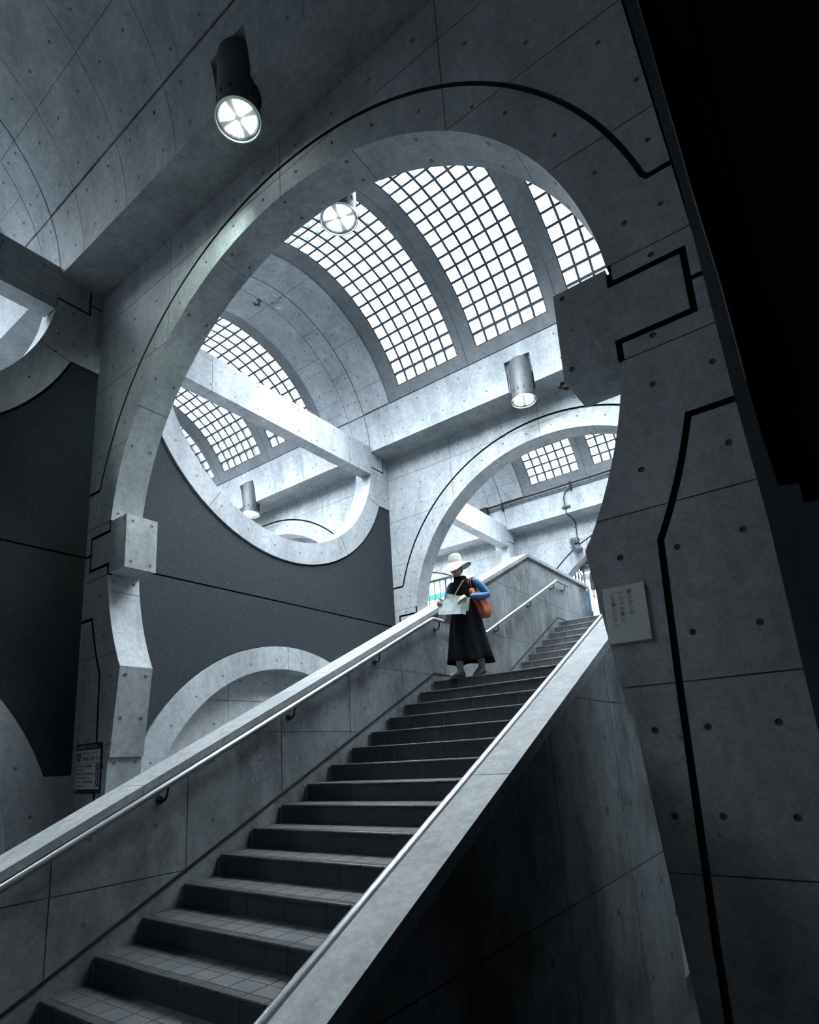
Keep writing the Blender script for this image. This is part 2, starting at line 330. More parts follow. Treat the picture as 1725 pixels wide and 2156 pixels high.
# ------------------------------------------------------------------ left walls (round opening, ring, beam, dark cladding, low arch)
def left_wall(name, k, label, full=True):
    y0 = PP*k; yc = YC+y0
    e = empty(name, U(0, yc, ZF), label, 'wall', kind='structure')
    ya, yb = y0+T-.02, y0+PP+.02
    hs = sqrt(R2**2-(ZS+.06-Z2)**2); ho = sqrt(R2O**2-(ZB-Z2)**2)
    as_ = degrees(math.asin((ZS+.06-Z2)/R2)); ao = degrees(math.asin((Z2-ZB)/R2O))
    poly = [(ya, ZS+.06)]+arc(yc, Z2, R2, 180-as_, 360+as_)+[(yb, ZS+.06), (yb, ZB)]+arc(yc, Z2, R2O, 360-ao, 180+ao)+[(ya, ZB)]
    ring = MB().prism(poly, 'X', -TW, 0)
    if not full:                                   # this bay keeps only a pillar at each end
        ring = MB().box(-TW, 0, y0+PP-.70, yb, ZU-.3, ZS+.06)
        MB().box(-TW, 0, ya, y0+T+.70, ZU-.3, ZS+.06).build('pillar', CON, e)
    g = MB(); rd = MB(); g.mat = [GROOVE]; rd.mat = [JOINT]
    for sg in (1, -1):
        m = lambda p: (yc+sg*(p[0]-YC), p[1])
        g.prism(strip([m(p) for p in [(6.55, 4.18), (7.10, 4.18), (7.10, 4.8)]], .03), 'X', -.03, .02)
        rd.prism(strip([m(p) for p in [(7.11, 4.36), (7.6, 4.36)]], .025), 'X', -.03, .02)
    for a in (236, 304):
        c, s = cos(rad(a)), sin(rad(a))
        rd.prism(strip([(yc+(R2-.2)*c, Z2+(R2-.2)*s), (yc+(R2O+.2)*c, Z2+(R2O+.2)*s)], .01), 'X', -.01, .02)
    for a, b in (((6.40, 3.36), (6.95, 3.21)), ):
        for sg in (1, -1): rd.prism(strip([(yc+sg*(a[0]-YC), a[1]), (yc+sg*(b[0]-YC), b[1])], .01), 'X', -.01, .02)
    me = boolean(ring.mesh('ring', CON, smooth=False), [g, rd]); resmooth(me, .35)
    mesh_obj('ring_frame' if full else 'pillar', me, e)
    # beam across the opening
    yb0, yb1 = y0+T+.05, y0+PP-.05
    hb = sqrt(R2**2-(4.0-Z2)**2)-.002
    b = MB().prism([(yc-hb-.09, 4.71), (yc-hb+.02, 3.98), (yc+hb-.02, 3.98), (yc+hb+.09, 4.71)], 'X', -.30, .004)
    jn = MB(); jn2 = MB(); jn.mat = jn2.mat = [JOINT]
    for d in (-1.8, 0.75, 2.0): jn.box(-.31, .02, yc+d-.004, yc+d+.004, 3.9, 3.986); jn2.box(-.002, .02, yc+d-.004, yc+d+.004, 3.9, 4.8)
    mb = boolean(b.mesh('beam', CON, smooth=False), [jn, jn2]); mesh_obj('cross_beam', mb, e)
    pl = MB()
    for d in [i*.55-2.48 for i in range(10)]:
        for z in (4.10, 4.60): pl.disc((.005, yc+d+.1, z), (1, 0, 0), .019, .0015, 8)
    for i in range(12 if full else 0):
        a = 202+i*12.4; r = R2+.225 if abs(a-270) < 70 else R2+.2
        pl.disc((0, yc+r*cos(rad(a)), Z2+r*sin(rad(a))), (1, 0, 0), .02, .0015, 8)
    for sg in (1, -1):
        for y, z in ((6.72, 4.05), (6.86, 4.05), (6.68, 3.6), (6.9, 3.55), (7.1, 3.45)): pl.disc((0, yc+sg*(y-YC), z), (1, 0, 0), .02, .0015, 8)
    tag(pl.build('tie_hole', HOLE, e), kind='stuff')
    if full:
        # dark exposed-aggregate panels, set back behind the ring with an open joint
        gap = .035; r = R2O+gap; ap = degrees(math.asin((Z2-ZB+.02)/r))
        up_ = [(ya, ZJ+.014), (yb, ZJ+.014), (yb, ZB-.02)]+arc(yc, Z2, r, 360-ap, 180+ap)+[(ya, ZB-.02)]
        MB().prism(up_, 'X', -.24, -.03).build('cladding_panel', AGG, e)
        yl, zl, rl = yc+.02, -3.869, 3.319; zk = -2.66
        al = degrees(math.asin((zk-zl)/(rl+.012)))
        lo = [(ya, ZJ-.014), (ya, zk)]+arc(yl, zl, rl+.012, 180-al, al)+[(yb, zk), (yb, ZJ-.014)]
        MB().prism(lo, 'X', -.24, -.03).build('cladding_panel', AGG, e)
        ap = degrees(math.asin((Z2-ZB)/R2O)); al2 = degrees(math.asin((zk-zl)/rl))
        bk = [(ya, zk), (ya, ZB)]+arc(yc, Z2, R2O-.01, 180+ap, 360-ap)+[(yb, ZB), (yb, zk)]+arc(yl, zl, rl-.01, al2, 180-al2)
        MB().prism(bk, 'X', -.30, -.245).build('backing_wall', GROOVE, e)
        # low arch of pale concrete in two halves
        zi, ri = -3.757, 2.786; yi = yc-.024
        for sg in (0, 1):
            al = degrees(math.asin((zk-zl)/rl)); js = yc-.014
            aj = degrees(math.acos((js-yl)/rl)); bj = degrees(math.acos((js-yi)/ri))
            if sg == 0:
                po = arc(yl, zl, rl, aj+.15, 180-al)+[(ya, zk), (ya, ZF-.1), (yi-ri, ZF-.1)]+arc(yi, zi, ri, 180, bj+.15)
            else:
                po = arc(yl, zl, rl, aj-.15, al)+[(yb, zk), (yb, ZF-.1), (yi+ri, ZF-.1)]+arc(yi, zi, ri, 0, bj-.15)
            MB().prism(po, 'X', -TW, 0).build('low_arch', CON, e)
        pl = MB()
        for i in range(14):
            a = 14+i*11.7; pl.disc((0, yl+3.06*cos(rad(a)), zl+3.06*sin(rad(a))), (1, 0, 0), .02, .0015, 8)
        if k == 0:
            nb = MB().box(-TW-.1, -.34, yc-3.0, yc+3.0, ZF-.05, -.6)
            jn = MB(); jn2 = MB()
            for z in (-1.55, -2.65): jn.box(-.40, -.333, yc-4, yc+4, z-.005, z+.005)
            for y in (-1.1, .02, 1.13): jn2.box(-.40, -.333, yc+y-.005, yc+y+.005, -5, -.5)
            m2 = boolean(nb.mesh('niche', PALE, smooth=False), [jn, jn2]); mesh_obj('niche_wall', m2, e)  # lighter colour makes up for the shade inside the niche
            for y in range(-5, 6):
                for z in (-1.2, -1.95, -2.35, -3.0): pl.disc((-.34, yc+y*.55+.25, z), (1, 0, 0), .02, .0015, 8)
        tag(pl.build('tie_hole', HOLE, e), kind='stuff')
    return e
left_wall('wall_left', -1, 'shadowed left wall of the near bay with black cladding and a ring in the dark corner')
left_wall('wall_left', 0, 'left wall with the full round opening crossed by a beam above grey aggregate cladding')
left_wall('wall_left', 1, 'bright left wall of the third bay whose cross beam shows above the woman', full=False)
# closing walls no one looks at directly
def closing(name, box, label, m=CON):
    o = MB().box(*box); o = o.build(name, m); tag(o, label, 'wall', kind='structure'); return o
closing('wall_left', (XL-.5, XL-TW, -PP-.5, 2*PP+T, ZF-.1, 7.8), 'plain concrete wall closing the left bays far to the left')
closing('wall_right', (8.0, 8.4, T+.001, 2*PP, ZF-.1, 7.8), 'hidden wall right of the skylit bay, lightened to bounce light', PALE)
closing('wall_back', (XL-.5, 12.4, -PP-.5, -PP, ZF-.1, 7.8), 'plain concrete wall closing the near bay behind the camera', CON)
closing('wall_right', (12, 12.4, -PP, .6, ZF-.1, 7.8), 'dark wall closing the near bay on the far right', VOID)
# ------------------------------------------------------------------ vaulted ceilings
def slab(mb, yc, x0, x1, t0, t1, r0, r1, step=3.):
    prof = arc(yc, Z2, r0, t0, t1, step)+arc(yc, Z2, r1, t1, t0, step)
    return mb.prism(prof, 'X', x0, x1)
BT = 22.3                      # springing groove angle
def ceiling(k, dx, label, sky, name='ceiling', lamp=(True, True)):
    y0 = PP*k; yc = YC+y0
    e = empty(name, U(dx+4, yc, ZS), label, 'ceiling', kind='structure')
    at = as_ = degrees(math.asin((ZS-Z2)/R2))
    for far in (1, -1):
        m = lambda p: (yc+far*(p[0]-YC), p[1])
        pr = [m(p) for p in [(PP+.01, ZS)]+arc(YC, Z2, R2, as_, BT-.25, 1.5)+[(PP+.01, Z2+R2*sin(rad(BT-.25)))]]
        for x0, x1 in ((.006, 8.0), (-TW+.01, -.014)):
            bm_ = MB().prism(pr, 'X', dx+x0, dx+x1)
            cuts = []
            if x1 > 1:
                yy = yc+far*(PP-.656-YC)
                ax = yc+far*(6.686-YC); n = MB().box(dx+3.715, dx+4.285, min(ax, ax-far*.5), max(ax, ax-far*.5), 4.3, 5.21); n2 = MB().tube([(dx+4, ax, 4.3), (dx+4, ax, 5.20)], .27, 24)
                me = boolean(bm_.mesh('beam', CON, smooth=False), [n, n2])
                v1 = MB()
                for x in (.69, 1.81, 2.91, 5.1, 6.2, 7.3):
                    v1.prism([m(p) for p in arc(YC, Z2, R2-.05, as_-6, BT+1, 3)+arc(YC, Z2, R2+.008, BT+1, as_-6, 3)], 'X', dx+x-.005, dx+x+.005)
                me = boolean(me, [v1])
                resmooth(me, .35)
                mesh_obj('springing_beam', me, e)
            else: bm_.build('springing_beam', CON, e)
    pl = MB()
    for far in (1, -1):
        for i in range(14):
            x = dx+.42+i*.553
            for t, o in ((19., 0), (8.3, 0)):
                xx = x if t > 10 else x+.04
                if 3.5 < xx-dx < 4.5: continue
                pl.disc((xx, yc+far*R2*cos(rad(t)), Z2+R2*sin(rad(t))), (0, far*cos(rad(t)), sin(rad(t))), .02, .002, 8)
        for x in (-.36, -.12):
            for t in (10, 19, 30, 42, 54, 66, 78, 90):
                pl.disc((dx+x, yc+far*R2*cos(rad(t)), Z2+R2*sin(rad(t))), (0, far*cos(rad(t)), sin(rad(t))), .02, .002, 8)
    def panels(xs, ts):  # every panel of a vault is the same cast concrete
        for x0, x1 in zip(xs[:-1], xs[1:]):
            for t0, t1 in zip(ts[:-1], ts[1:]):
                slab(MB(), yc, dx+x0+.0035, dx+x1-.0035, t0+.075, t1-.075, R2, R2+.07).build('vault_panel', CON, e)
    shell = MB()
    panels([-TW, -.01], [BT+.15, 44, 68, 90, 112, 136, 180-BT-.15])
    slab(shell, yc, dx-TW, dx-.004, 9, 171, R2+.072, R2+.5)
    if not sky:
        panels([.004, .69, 1.81, 2.91, 4.02, 5.13, 6.24, 7.35, 7.99], [BT+.35, 44, 66.3, 88.6, 91.4, 113.7, 136, 180-BT-.35])
        slab(shell, yc, dx-.004, dx+8.4, 9, 171, R2+.072, R2+.5)
        for i in range(14):
            for t in (26.8, 38.4, 50, 61.5, 73, 107, 118.5, 130, 141.6):
                pl.disc((dx+.42+i*.553, yc+R2*cos(rad(t)), Z2+R2*sin(rad(t))), (0, cos(rad(t)), sin(rad(t))), .02, .002, 8)
    else:
        panels([.004, .775], [BT+.35, 34, 56, 90, 124, 146, 180-BT-.35]); panels([7.225, 7.995], [BT+.35, 34, 56, 90, 124, 146, 180-BT-.35])
        slab(shell, yc, dx-.004, dx+.775, 9, 171, R2+.072, R2+.5); slab(shell, yc, dx+7.225, dx+8.4, 9, 171, R2+.072, R2+.5)
        for i in (0, 13.0):
            for x in (.2, .55):
                for t in (28, 40, 50, 62, 73, 84):
                    xx = dx+(x if i == 0 else 8-x); pl.disc((xx, yc+R2*cos(rad(t)), Z2+R2*sin(rad(t))), (0, cos(rad(t)), sin(rad(t))), .02, .002, 8)
        # darker precast frames that hold the glass-block windows
        fr = [.785, 2.925, 5.055, 7.215]; cs = [1.94, 4.02, 6.10]; r0, r1 = R2+.035, R2+.26
        for f0, f1, c in zip(fr[:-1], fr[1:], cs):
            for a, b in ((f0+.006, c-.815), (c+.815, f1-.006)):
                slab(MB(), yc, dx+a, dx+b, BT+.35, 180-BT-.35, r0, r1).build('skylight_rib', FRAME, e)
            for a, b in ((BT+.35, 27.95), (152.05, 180-BT-.35)):
                slab(MB(), yc, dx+c-.815, dx+c+.815, a, b, r0, r1).build('skylight_sill', FRAME, e)
        slab(shell, yc, dx+.775, dx+7.225, 9, BT+.2, R2+.072, R2+.5); slab(shell, yc, dx+.775, dx+7.225, 180-BT-.2, 171, R2+.072, R2+.5)
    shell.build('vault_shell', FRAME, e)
    tag(pl.build('tie_hole', HOLE, e), kind='stuff')
    return e
ceiling(-1, 0, 'unglazed barrel vault of cast concrete panels over the near bay', False)
ceiling(-1, XL, 'glazed barrel vault over the near left bay beyond the dark beam', True)
ceiling(0, 0, 'barrel vault with three big glass-block skylights above the stairs', True)
ceiling(0, XL, 'barrel vault of the left bay seen through the round opening', True)
ceiling(1, 0, 'barrel vault of the third bay with skylights above the far arch', True)
ceiling(1, XL, 'barrel vault over the far left bay above the white board', True)
ceiling(2, 0, 'barrel vault of the last bay beyond the farthest arch wall', True)
closing('wall_back', (XL-.5, 8.4, 3*PP-.2, 3*PP, ZF-.1, 7.8), 'concrete wall closing the last bay far behind the arches', CON)
closing('wall_right', (8.0, 8.4, 2*PP, 3*PP, ZF-.1, 7.8), 'plain concrete wall on the right of the last bay out of view')
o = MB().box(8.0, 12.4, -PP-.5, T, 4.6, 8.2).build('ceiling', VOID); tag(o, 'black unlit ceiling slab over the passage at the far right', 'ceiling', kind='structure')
# glass-block skylight windows
NR = 23; PT = (152.05-27.95)/NR; PX = 1.63/6
_pane = {}
def pane_mesh(part):
    if part in _pane: return _pane[part]
    w, h = PX*.5-.006, R2*rad(PT)*.5-.004
    mb = MB(); a, b, c = .88, -.055, .035
    mb.add([(-w, -h, b), (w, -h, b), (w, h, b), (-w, h, b), (-w*a, -h*a, c), (w*a, -h*a, c), (w*a, h*a, c), (-w*a, h*a, c)], [(3, 2, 1, 0), (4, 5, 6, 7)], 0)
    mb.f += [[0, 1, 5, 4], [1, 2, 6, 5], [2, 3, 7, 6], [3, 0, 4, 7]]; mb.m += [1]*4
    _pane[part] = mb.mesh('glass_block', [GLASS, GLASSE], smooth=False); return _pane[part]
nwin = [0]; WIN = {}
def window(k, dx, c, label, individual=True):
    nwin[0] += 1; yc = YC+PP*k; cx = dx+c
    e = empty('window_%d' % nwin[0], U(cx, yc, Z2+R2), label, 'window', 'glass-block skylights in the vaults', kind='structure')
    r0, r1 = R2+.05, R2+.15; g = MB(); bw = .022
    for i in range(7):
        x = cx-.815+i*PX
        slab(g, yc, x-bw, x+bw, 27.95, 152.05, r0, r1, PT/2)
    key = 'grid'
    for j in range(NR+1):
        t = 27.95+j*PT; d = degrees(bw/R2)
        slab(g, yc, cx-.815, cx+.815, t-d, t+d, r0+.002, r1-.002, 2)
    g.build('glazing_grid', BAR, e)
    rp = R2+.125
    st = MB()
    for j in range(NR):
        t = 27.95+(j+.5)*PT; m = Matrix.Translation(U(0, 0, 0)); ct, s_ = cos(rad(t)), sin(rad(t))
        for i in range(6):
            x = cx-.815+(i+.5)*PX
            M3 = Matrix(((1, 0, 0), (0, s_, ct), (0, -ct, s_)))
            # local z -> radial, local y -> tangential
            M4 = M3.to_4x4(); loc = U(x, yc+rp*ct, Z2+rp*s_)-wloc(e)
            M4.translation = loc
            if individual and t < 116:
                o = bpy.data.objects.new('glass_block', pane_mesh('p')); COL.objects.link(o); o.parent = e; o.matrix_local = M4
            else:
                me = pane_mesh('p'); vs = [(M4 @ v.co+wloc(e))/S for v in me.vertices]
                st.add(vs, [list(p.vertices) for p in list(me.polygons)[:2]]); st.add(vs, [list(p.vertices) for p in list(me.polygons)[2:]], 1)
    if st.f: tag(st.build('glass_block', [GLASS, GLASSE], e, smooth=False), kind='stuff')
    return e
pos = ('left', 'middle', 'right')
for c, l in ((1.94, 'left glass-block skylight over the stairs, behind the hanging lamp'), (4.02, 'middle and largest-looking glass-block skylight over the stairs'), (6.10, 'right glass-block skylight cut off by the big arch')):
    window(0, 0, c, l)
for c, l in ((1.94, 'leftmost sliver of skylight low in the round opening'), (4.02, 'skylight below the cross beam in the round opening'), (6.10, 'skylight crossed by the beam, right one of the left bay')):
    window(0, XL, c, l)
for c, l in ((1.94, 'small far skylight inside the second arch, with four visible rows'), (4.02, 'small far skylight at the right edge of the second arch')):
    window(1, 0, c, l)
window(1, 0, 6.10, 'far skylight hidden behind the right pier', False)
for k, dx in ((-1, XL), (1, XL), (2, 0)):
    for c in (1.94, 4.02, 6.10): window(k, dx, c, 'glass-block skylight of a side bay, mostly out of view', False)
# ------------------------------------------------------------------ floors
def floor(name, box, label, m=TILE):
    o = MB().box(*box).build(name, m); return tag(o, label, 'floor', kind='structure')
# unseen slab added in the near left bay bounces skylight onto the vault
PAVE = mat('bounce_paving', (.66, .68, .69), .8, 0, (.73, .75, .76), 3.)  # floors made pale to bounce daylight up to the vaults
floor('floor', (-.40, 12.4, -PP-.5, .2, ZF-.3, ZF), 'dark tiled lower floor at the foot of the stairs')
floor('floor', (-.40, 6.6, .2, 3*PP, ZF-.3, ZF), 'pale lower floor under the skylit bay', PAVE)
floor('floor', (6.6, 12.4, .2, 2.7, ZF-.3, ZF), 'dark strip of floor beside the foot of the right parapet')
floor('floor', (6.6, 12.4, 2.7, 3*PP, ZF-.3, ZF), 'pale lower floor hidden right of the stairs', PAVE)
floor('floor', (XL-.5, -.40, -PP-.5, 3*PP, ZF-.3, ZF), 'pale lower floor of the bays on the left', PAVE)
floor('floor', (2.0, 8.0, YU+.01, 3*PP, ZU-.35, ZU), 'upper floor at the head of the stairs', FRAME)
floor('floor', (-.5, 2.0, 12.0, 3*PP, ZU-.35, ZU), 'upper floor strip beside the far left wall', FRAME)
floor('floor', (XL, -TW-.02, -6.85, -1.3, .0, .3), 'unseen pale slab added in the near left bay to bounce skylight', PAVE)
# ------------------------------------------------------------------ stairs
SX0, SX1 = 3.30, 6.53
def stair_flight(name, steps, y_base, z_base, label, first, tread_lim, parent_y, zbot):
    e = empty(name, U((SX0+SX1)/2, parent_y, zbot), label, 'stairs')
    tw = (SX1-SX0-.07)/15; sh = {}
    def tile(key, w, h, t):
        if key not in sh:
            b = MB().box(-w/2, w/2, -t/2, t/2, -h/2, h/2)
            if key == 'nosing_tile': b = MB().prism([(-t/2, -h/2), (-t/2, h/2-.013), (-t/2+.005, h/2-.004), (-t/2+.014, h/2), (t/2, h/2), (t/2, -h/2)], 'X', -w/2, w/2)
            sh[key] = b.mesh(key, NOSE if key == 'nosing_tile' else TILE, smooth=False)
        return sh[key]
    for n, (y, z, rz, td) in enumerate(steps):
        st = MB().box(SX0+.062, SX1, y+.0035, y+td+.05, z-rz-.02, z-.0035).box(SX0, SX0+.06, y+.02, y+td+.05, z-rz-.04, z-.03)
        so = st.build('step', GROUT, e, smooth=False)
        base = wloc(so)
        for i in range(15):
            x = SX0+.065+(i+.5)*tw
            def put(key, w, h, t, py, pz, flat):
                o = bpy.data.objects.new(key, tile(key, w, h, t)); COL.objects.link(o); o.parent = so
                o.location = U(x, py, pz)-base
                if flat: o.rotation_euler = (pi/2, 0, 0)
            put('riser_tile', tw-.008, rz-.042, .014, y+.007, z-.036-(rz-.042)/2, False)
            put('nosing_tile', tw-.006, .034, .066, y+.030, z-.017+.0005, False)
            if n < tread_lim:
                put('tread_tile', tw-.008, (td-.07)/2-.006, .013, y+.067+(td-.07)*.25, z-.0065, True)
                put('tread_tile', tw-.008, (td-.07)/2-.006, .013, y+.067+(td-.07)*.75, z-.0065, True)
        if n >= tread_lim:
            q = MB()
            for i in range(15):
                x = SX0+.065+(i+.5)*tw
                for f in (.25, .75):
                    yy = y+.067+(td-.07)*f; h = ((td-.07)/2-.006)/2; q.box(x-tw/2+.004, x+tw/2-.004, yy-h, yy+h, z-.013, z)
            tag(q.build('tread_tile', TILE, so, smooth=False), kind='stuff')
    return e
T1, RZ1 = .378, .183
lower = [(-1.751+T1*k, -4.164+RZ1*k, RZ1, T1 if k < 14 else 2.32) for k in range(-3, 15)]
s1 = stair_flight('staircase', lower, -1.751, 0, 'lower flight of dark tiled concrete stairs rising from the foreground to the landing', 0, 10, -2.9, ZF)
ZL = -4.164+RZ1*14; YL = -1.751+T1*14
RZ2 = (ZU-ZL)/9; T2 = (YU-5.86)/8
upper = [(5.86+T2*j, ZL+RZ2*(j+1), RZ2, T2) for j in range(9)]
s2 = stair_flight('staircase', upper, 5.86, 0, 'upper flight of tiled stairs beyond the landing, paler in daylight', 0, 0, 5.86, ZL)
# side walls of the stairs
SL = .483
def hz_(h, y): return h+SL*y
def parapet(name, x0, x1, inner, h, label, ystart, yend, ybase_end):
    e = empty(name, U((x0+x1)/2, 0, ZF), label, 'parapet')
    ypk = 7.60; zt = hz_(h, ypk)
    side = 1 if inner > (x0+x1)/2 else -1
    c0, c1 = (x0-.005, x1+.012) if side < 0 else (x0-.015, x1+.03)
    ct = .075
    def line(d, y): return hz_(h-d, y)
    gp = .08 if side > 0 else 0                    # shadow gap under the left coping
    body = [(ystart, ZF), (ystart, line(ct+gp, ystart)), (ypk, zt-ct-gp), (yend, zt-ct-gp)]
    if gp: MB().prism([(ystart, line(ct+gp+.05, ystart)), (ystart, line(ct-.02, ystart)), (ypk, zt-ct+.02), (yend-.02, zt-ct+.02), (yend-.02, zt-ct-gp-.05), (ypk, zt-ct-gp-.05)], 'X', x0+.02, x1-.03).build('gap_core', CONP, e)
    if ybase_end < yend: body += [(yend, -.3), (ybase_end, -2.2), (ybase_end, ZF)]
    else: body += [(yend, ZF)]
    w = MB().prism(body, 'X', x0, x1)
    jn, jv = MB(), MB(); lw = .008; jn.mat = jv.mat = [JOINT]
    for z in ((-1.49, -2.325, -3.52, -.6, .45) if side > 0 else (-1.5, -2.33, -3.55, -.6, .45)):
        jn.box(x1-.007, x1+.01, -6, 13, z-lw/2, z+lw/2)
    for y in (-2.86, -1.70, -.55, .59, 1.72, 2.85, 4.0, 5.15, 6.3, 7.45, 8.6, 9.75) if side > 0 else (-2.7, -1.6, -.4, .82, 1.95):
        jv.box(x1-.008, x1+.01, y-lw/2, y+lw/2, ZF-1, 2)
    me = boolean(w.mesh('parapet', CONP, smooth=False), [jn, jv]); mesh_obj('parapet_wall', me, e)
    # coping, in lengths
    ys = [ystart-.02, -1.0, 1.4, 3.8, 6.0, ypk]
    for a, b in zip(ys[:-1], ys[1:]):
        MB().prism([(a+.003, line(ct, a+.003)), (b-.003, line(ct, b-.003)), (b-.003, line(0, b-.003)), (a+.003, line(0, a+.003))], 'X', c0, c1).build('coping', CAPM, e)
    MB().prism([(ypk, zt-ct), (yend+.02, zt-ct), (yend+.02, zt), (ypk, zt)], 'X', c0, c1).build('coping', CAPM, e)
    pl = MB(); xx = x1
    for y, z in ((2.6,-1.469),(3.152,-1.465),(1.46,-1.76),(1.463,-2.049),(2.014,-2.039),(.309,-2.323),(.302,-2.614),(.875,-2.605),(-.27,-2.589),(-.846,-2.876),(-1.424,-3.157),(-.863,-3.116),(-.271,-3.135),(-1.436,-3.762),(3.7,-.9),(4.25,-.9),(4.8,-.9),(5.9,-.3),(6.45,-.3),(7.0,.25),(7.0,.75),(7.55,.25),(7.55,1.0),(8.1,.9),(8.1,.4),(8.65,.6),(9.2,.9),(6.45,.3),(5.4,-.3),(5.4,-.9),(9.75,.6),(6.0,-.9)):
        if side > 0: pl.disc((xx, y, z), (1, 0, 0), .019, .0015, 10)
    if side < 0:
        for y in [-2.3+i*.56 for i in range(8)]:
            for z in (-1.95, -2.6, -3.1, -3.75, -4.3):
                if z < line(.2, y): pl.disc((xx, y+.1*sin(z*9), z), (1, 0, 0), .026, .002, 9)
    tag(pl.build('tie_hole', HOLE, e), kind='stuff')
    # low skirting with a dark sealant line along the flight (stair side)
    if side > 0:
        k = -3.34+.085
        pts = [(ystart+.3, hz_(k, ystart+.3)), (YL+.13, ZL+.135), (5.75, ZL+.115), (YU+.03, ZU+.115), (yend-1.4, ZU+.115)]
        low = [(p[0], p[1]-.30) for p in pts]
        MB().prism(pts+low[::-1], 'X', x1-.01, x1+.008).build('skirting', CONP, e)
        MB().prism(strip(pts, .024), 'X', x1-.01, x1+.014).build('sealant_line', GROOVE, e)
    return e
HC = -2.29
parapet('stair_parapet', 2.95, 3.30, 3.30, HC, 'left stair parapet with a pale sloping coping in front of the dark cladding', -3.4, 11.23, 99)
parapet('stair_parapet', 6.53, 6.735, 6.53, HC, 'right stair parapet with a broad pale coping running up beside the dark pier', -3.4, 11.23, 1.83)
# black sheet added as the darkness below the landing, behind the right parapet
o = MB().prism([(1.7, ZF), (5.9, ZF), (5.9, -1.95), (3.3, -2.2), (1.7, -3.0)], 'X', 5.9, 6.05).build('wall_left', VOID); tag(o, 'black sheet added as the darkness under the stair landing past the right parapet', 'wall', kind='structure')
# hand rails
def handrail(name, x, wallx, h, label):
    e = empty(name, U(x, 0, hz_(h, 0)), label, 'handrail'); r = .025
    y0, y1 = -3.0, 3.60; zl = hz_(h, y1); y2 = 5.28; y3 = 8.90; z3 = zl+1.68; sl2 = 0
    p = [(x, y0, hz_(h, y0)), (x, y1-.02, hz_(h, y1-.02)), (x, y1+.03, zl), (x, y2-.03, zl), (x, y2+.02, zl+.01), (x, y3-.02, z3-.01), (x, y3+.03, z3), (x, 9.60, z3)]
    MB().tube(p, r*1.12, 14).build('rail', STEEL, e)
    sg = 1 if wallx > x else -1
    MB().tube([(x, 3.42, hz_(h, 3.42)), (x, 3.50, hz_(h, 3.50))], r*1.18, 14).build('rail_sleeve', STEEL, e)
    for y in (-2.32, -.80, .72, 2.27, 3.80, 5.80, 7.36, 8.72, 9.38):
        z = hz_(h, y) if y < y1 else zl if y < y2 else zl+(y-y2)*(z3-zl)/(y3-y2) if y < y3 else z3
        b = MB().tube([(wallx, y-.03, z-.135), (x+sg*.02, y-.03, z-.14), (x, y-.02, z-.11), (x, y, z-.01)], .0105, 8)
        b.disc((wallx-sg*.004, y-.03, z-.135), (1, 0, 0), .035, .006, 12)
        b.build('bracket', BLACKM, e)
    return e
handrail('handrail', 3.385, 3.30, -2.387, 'steel tube handrail on the left stair parapet with dark brackets')
handrail('handrail', 6.405, 6.53, -2.387, 'polished steel handrail along the inside of the right parapet')
# ------------------------------------------------------------------ dark right-hand pier in front of the arch wall
e = empty('wall_right', U(8.1, -.3, ZF), 'black pier at the right edge hiding the unlit passage', 'wall', kind='structure')
L1 = [(7.862, 2.46), (7.973, .72), (8.026, -.787), (8.062, -1.546), (8.081, -2.536), (8.105, -3.6), (8.13, ZF)]
L0 = (7.70, 4.58)
Rr = [(8.45, ZF), (8.45, -1.495), (8.232, -1.486), (8.228, -1.37), (8.141, -1.36), (8.112, -1.0), (8.076, -.214), (8.025, .609), (7.936, 2.389), (7.80, 4.58)]
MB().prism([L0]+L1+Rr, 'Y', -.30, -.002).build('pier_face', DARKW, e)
MB().box(8.225, 12.0, -.20, -.004, ZF, 4.6).build('cladding', VOID, e)  # black slabs: darkness of the passage put into their colour
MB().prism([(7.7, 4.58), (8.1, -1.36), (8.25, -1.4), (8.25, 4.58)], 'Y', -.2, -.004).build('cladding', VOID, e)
MB().tube([(7.808, -.315, 4.5), (7.944, -.315, 2.389), (8.033, -.315, .609), (8.075, -.315, -.05), (8.098, -.315, -.7)], .007, 8).build('edge_highlight', ZINC, e)  # thin strip added to draw the highlight along the pier edge
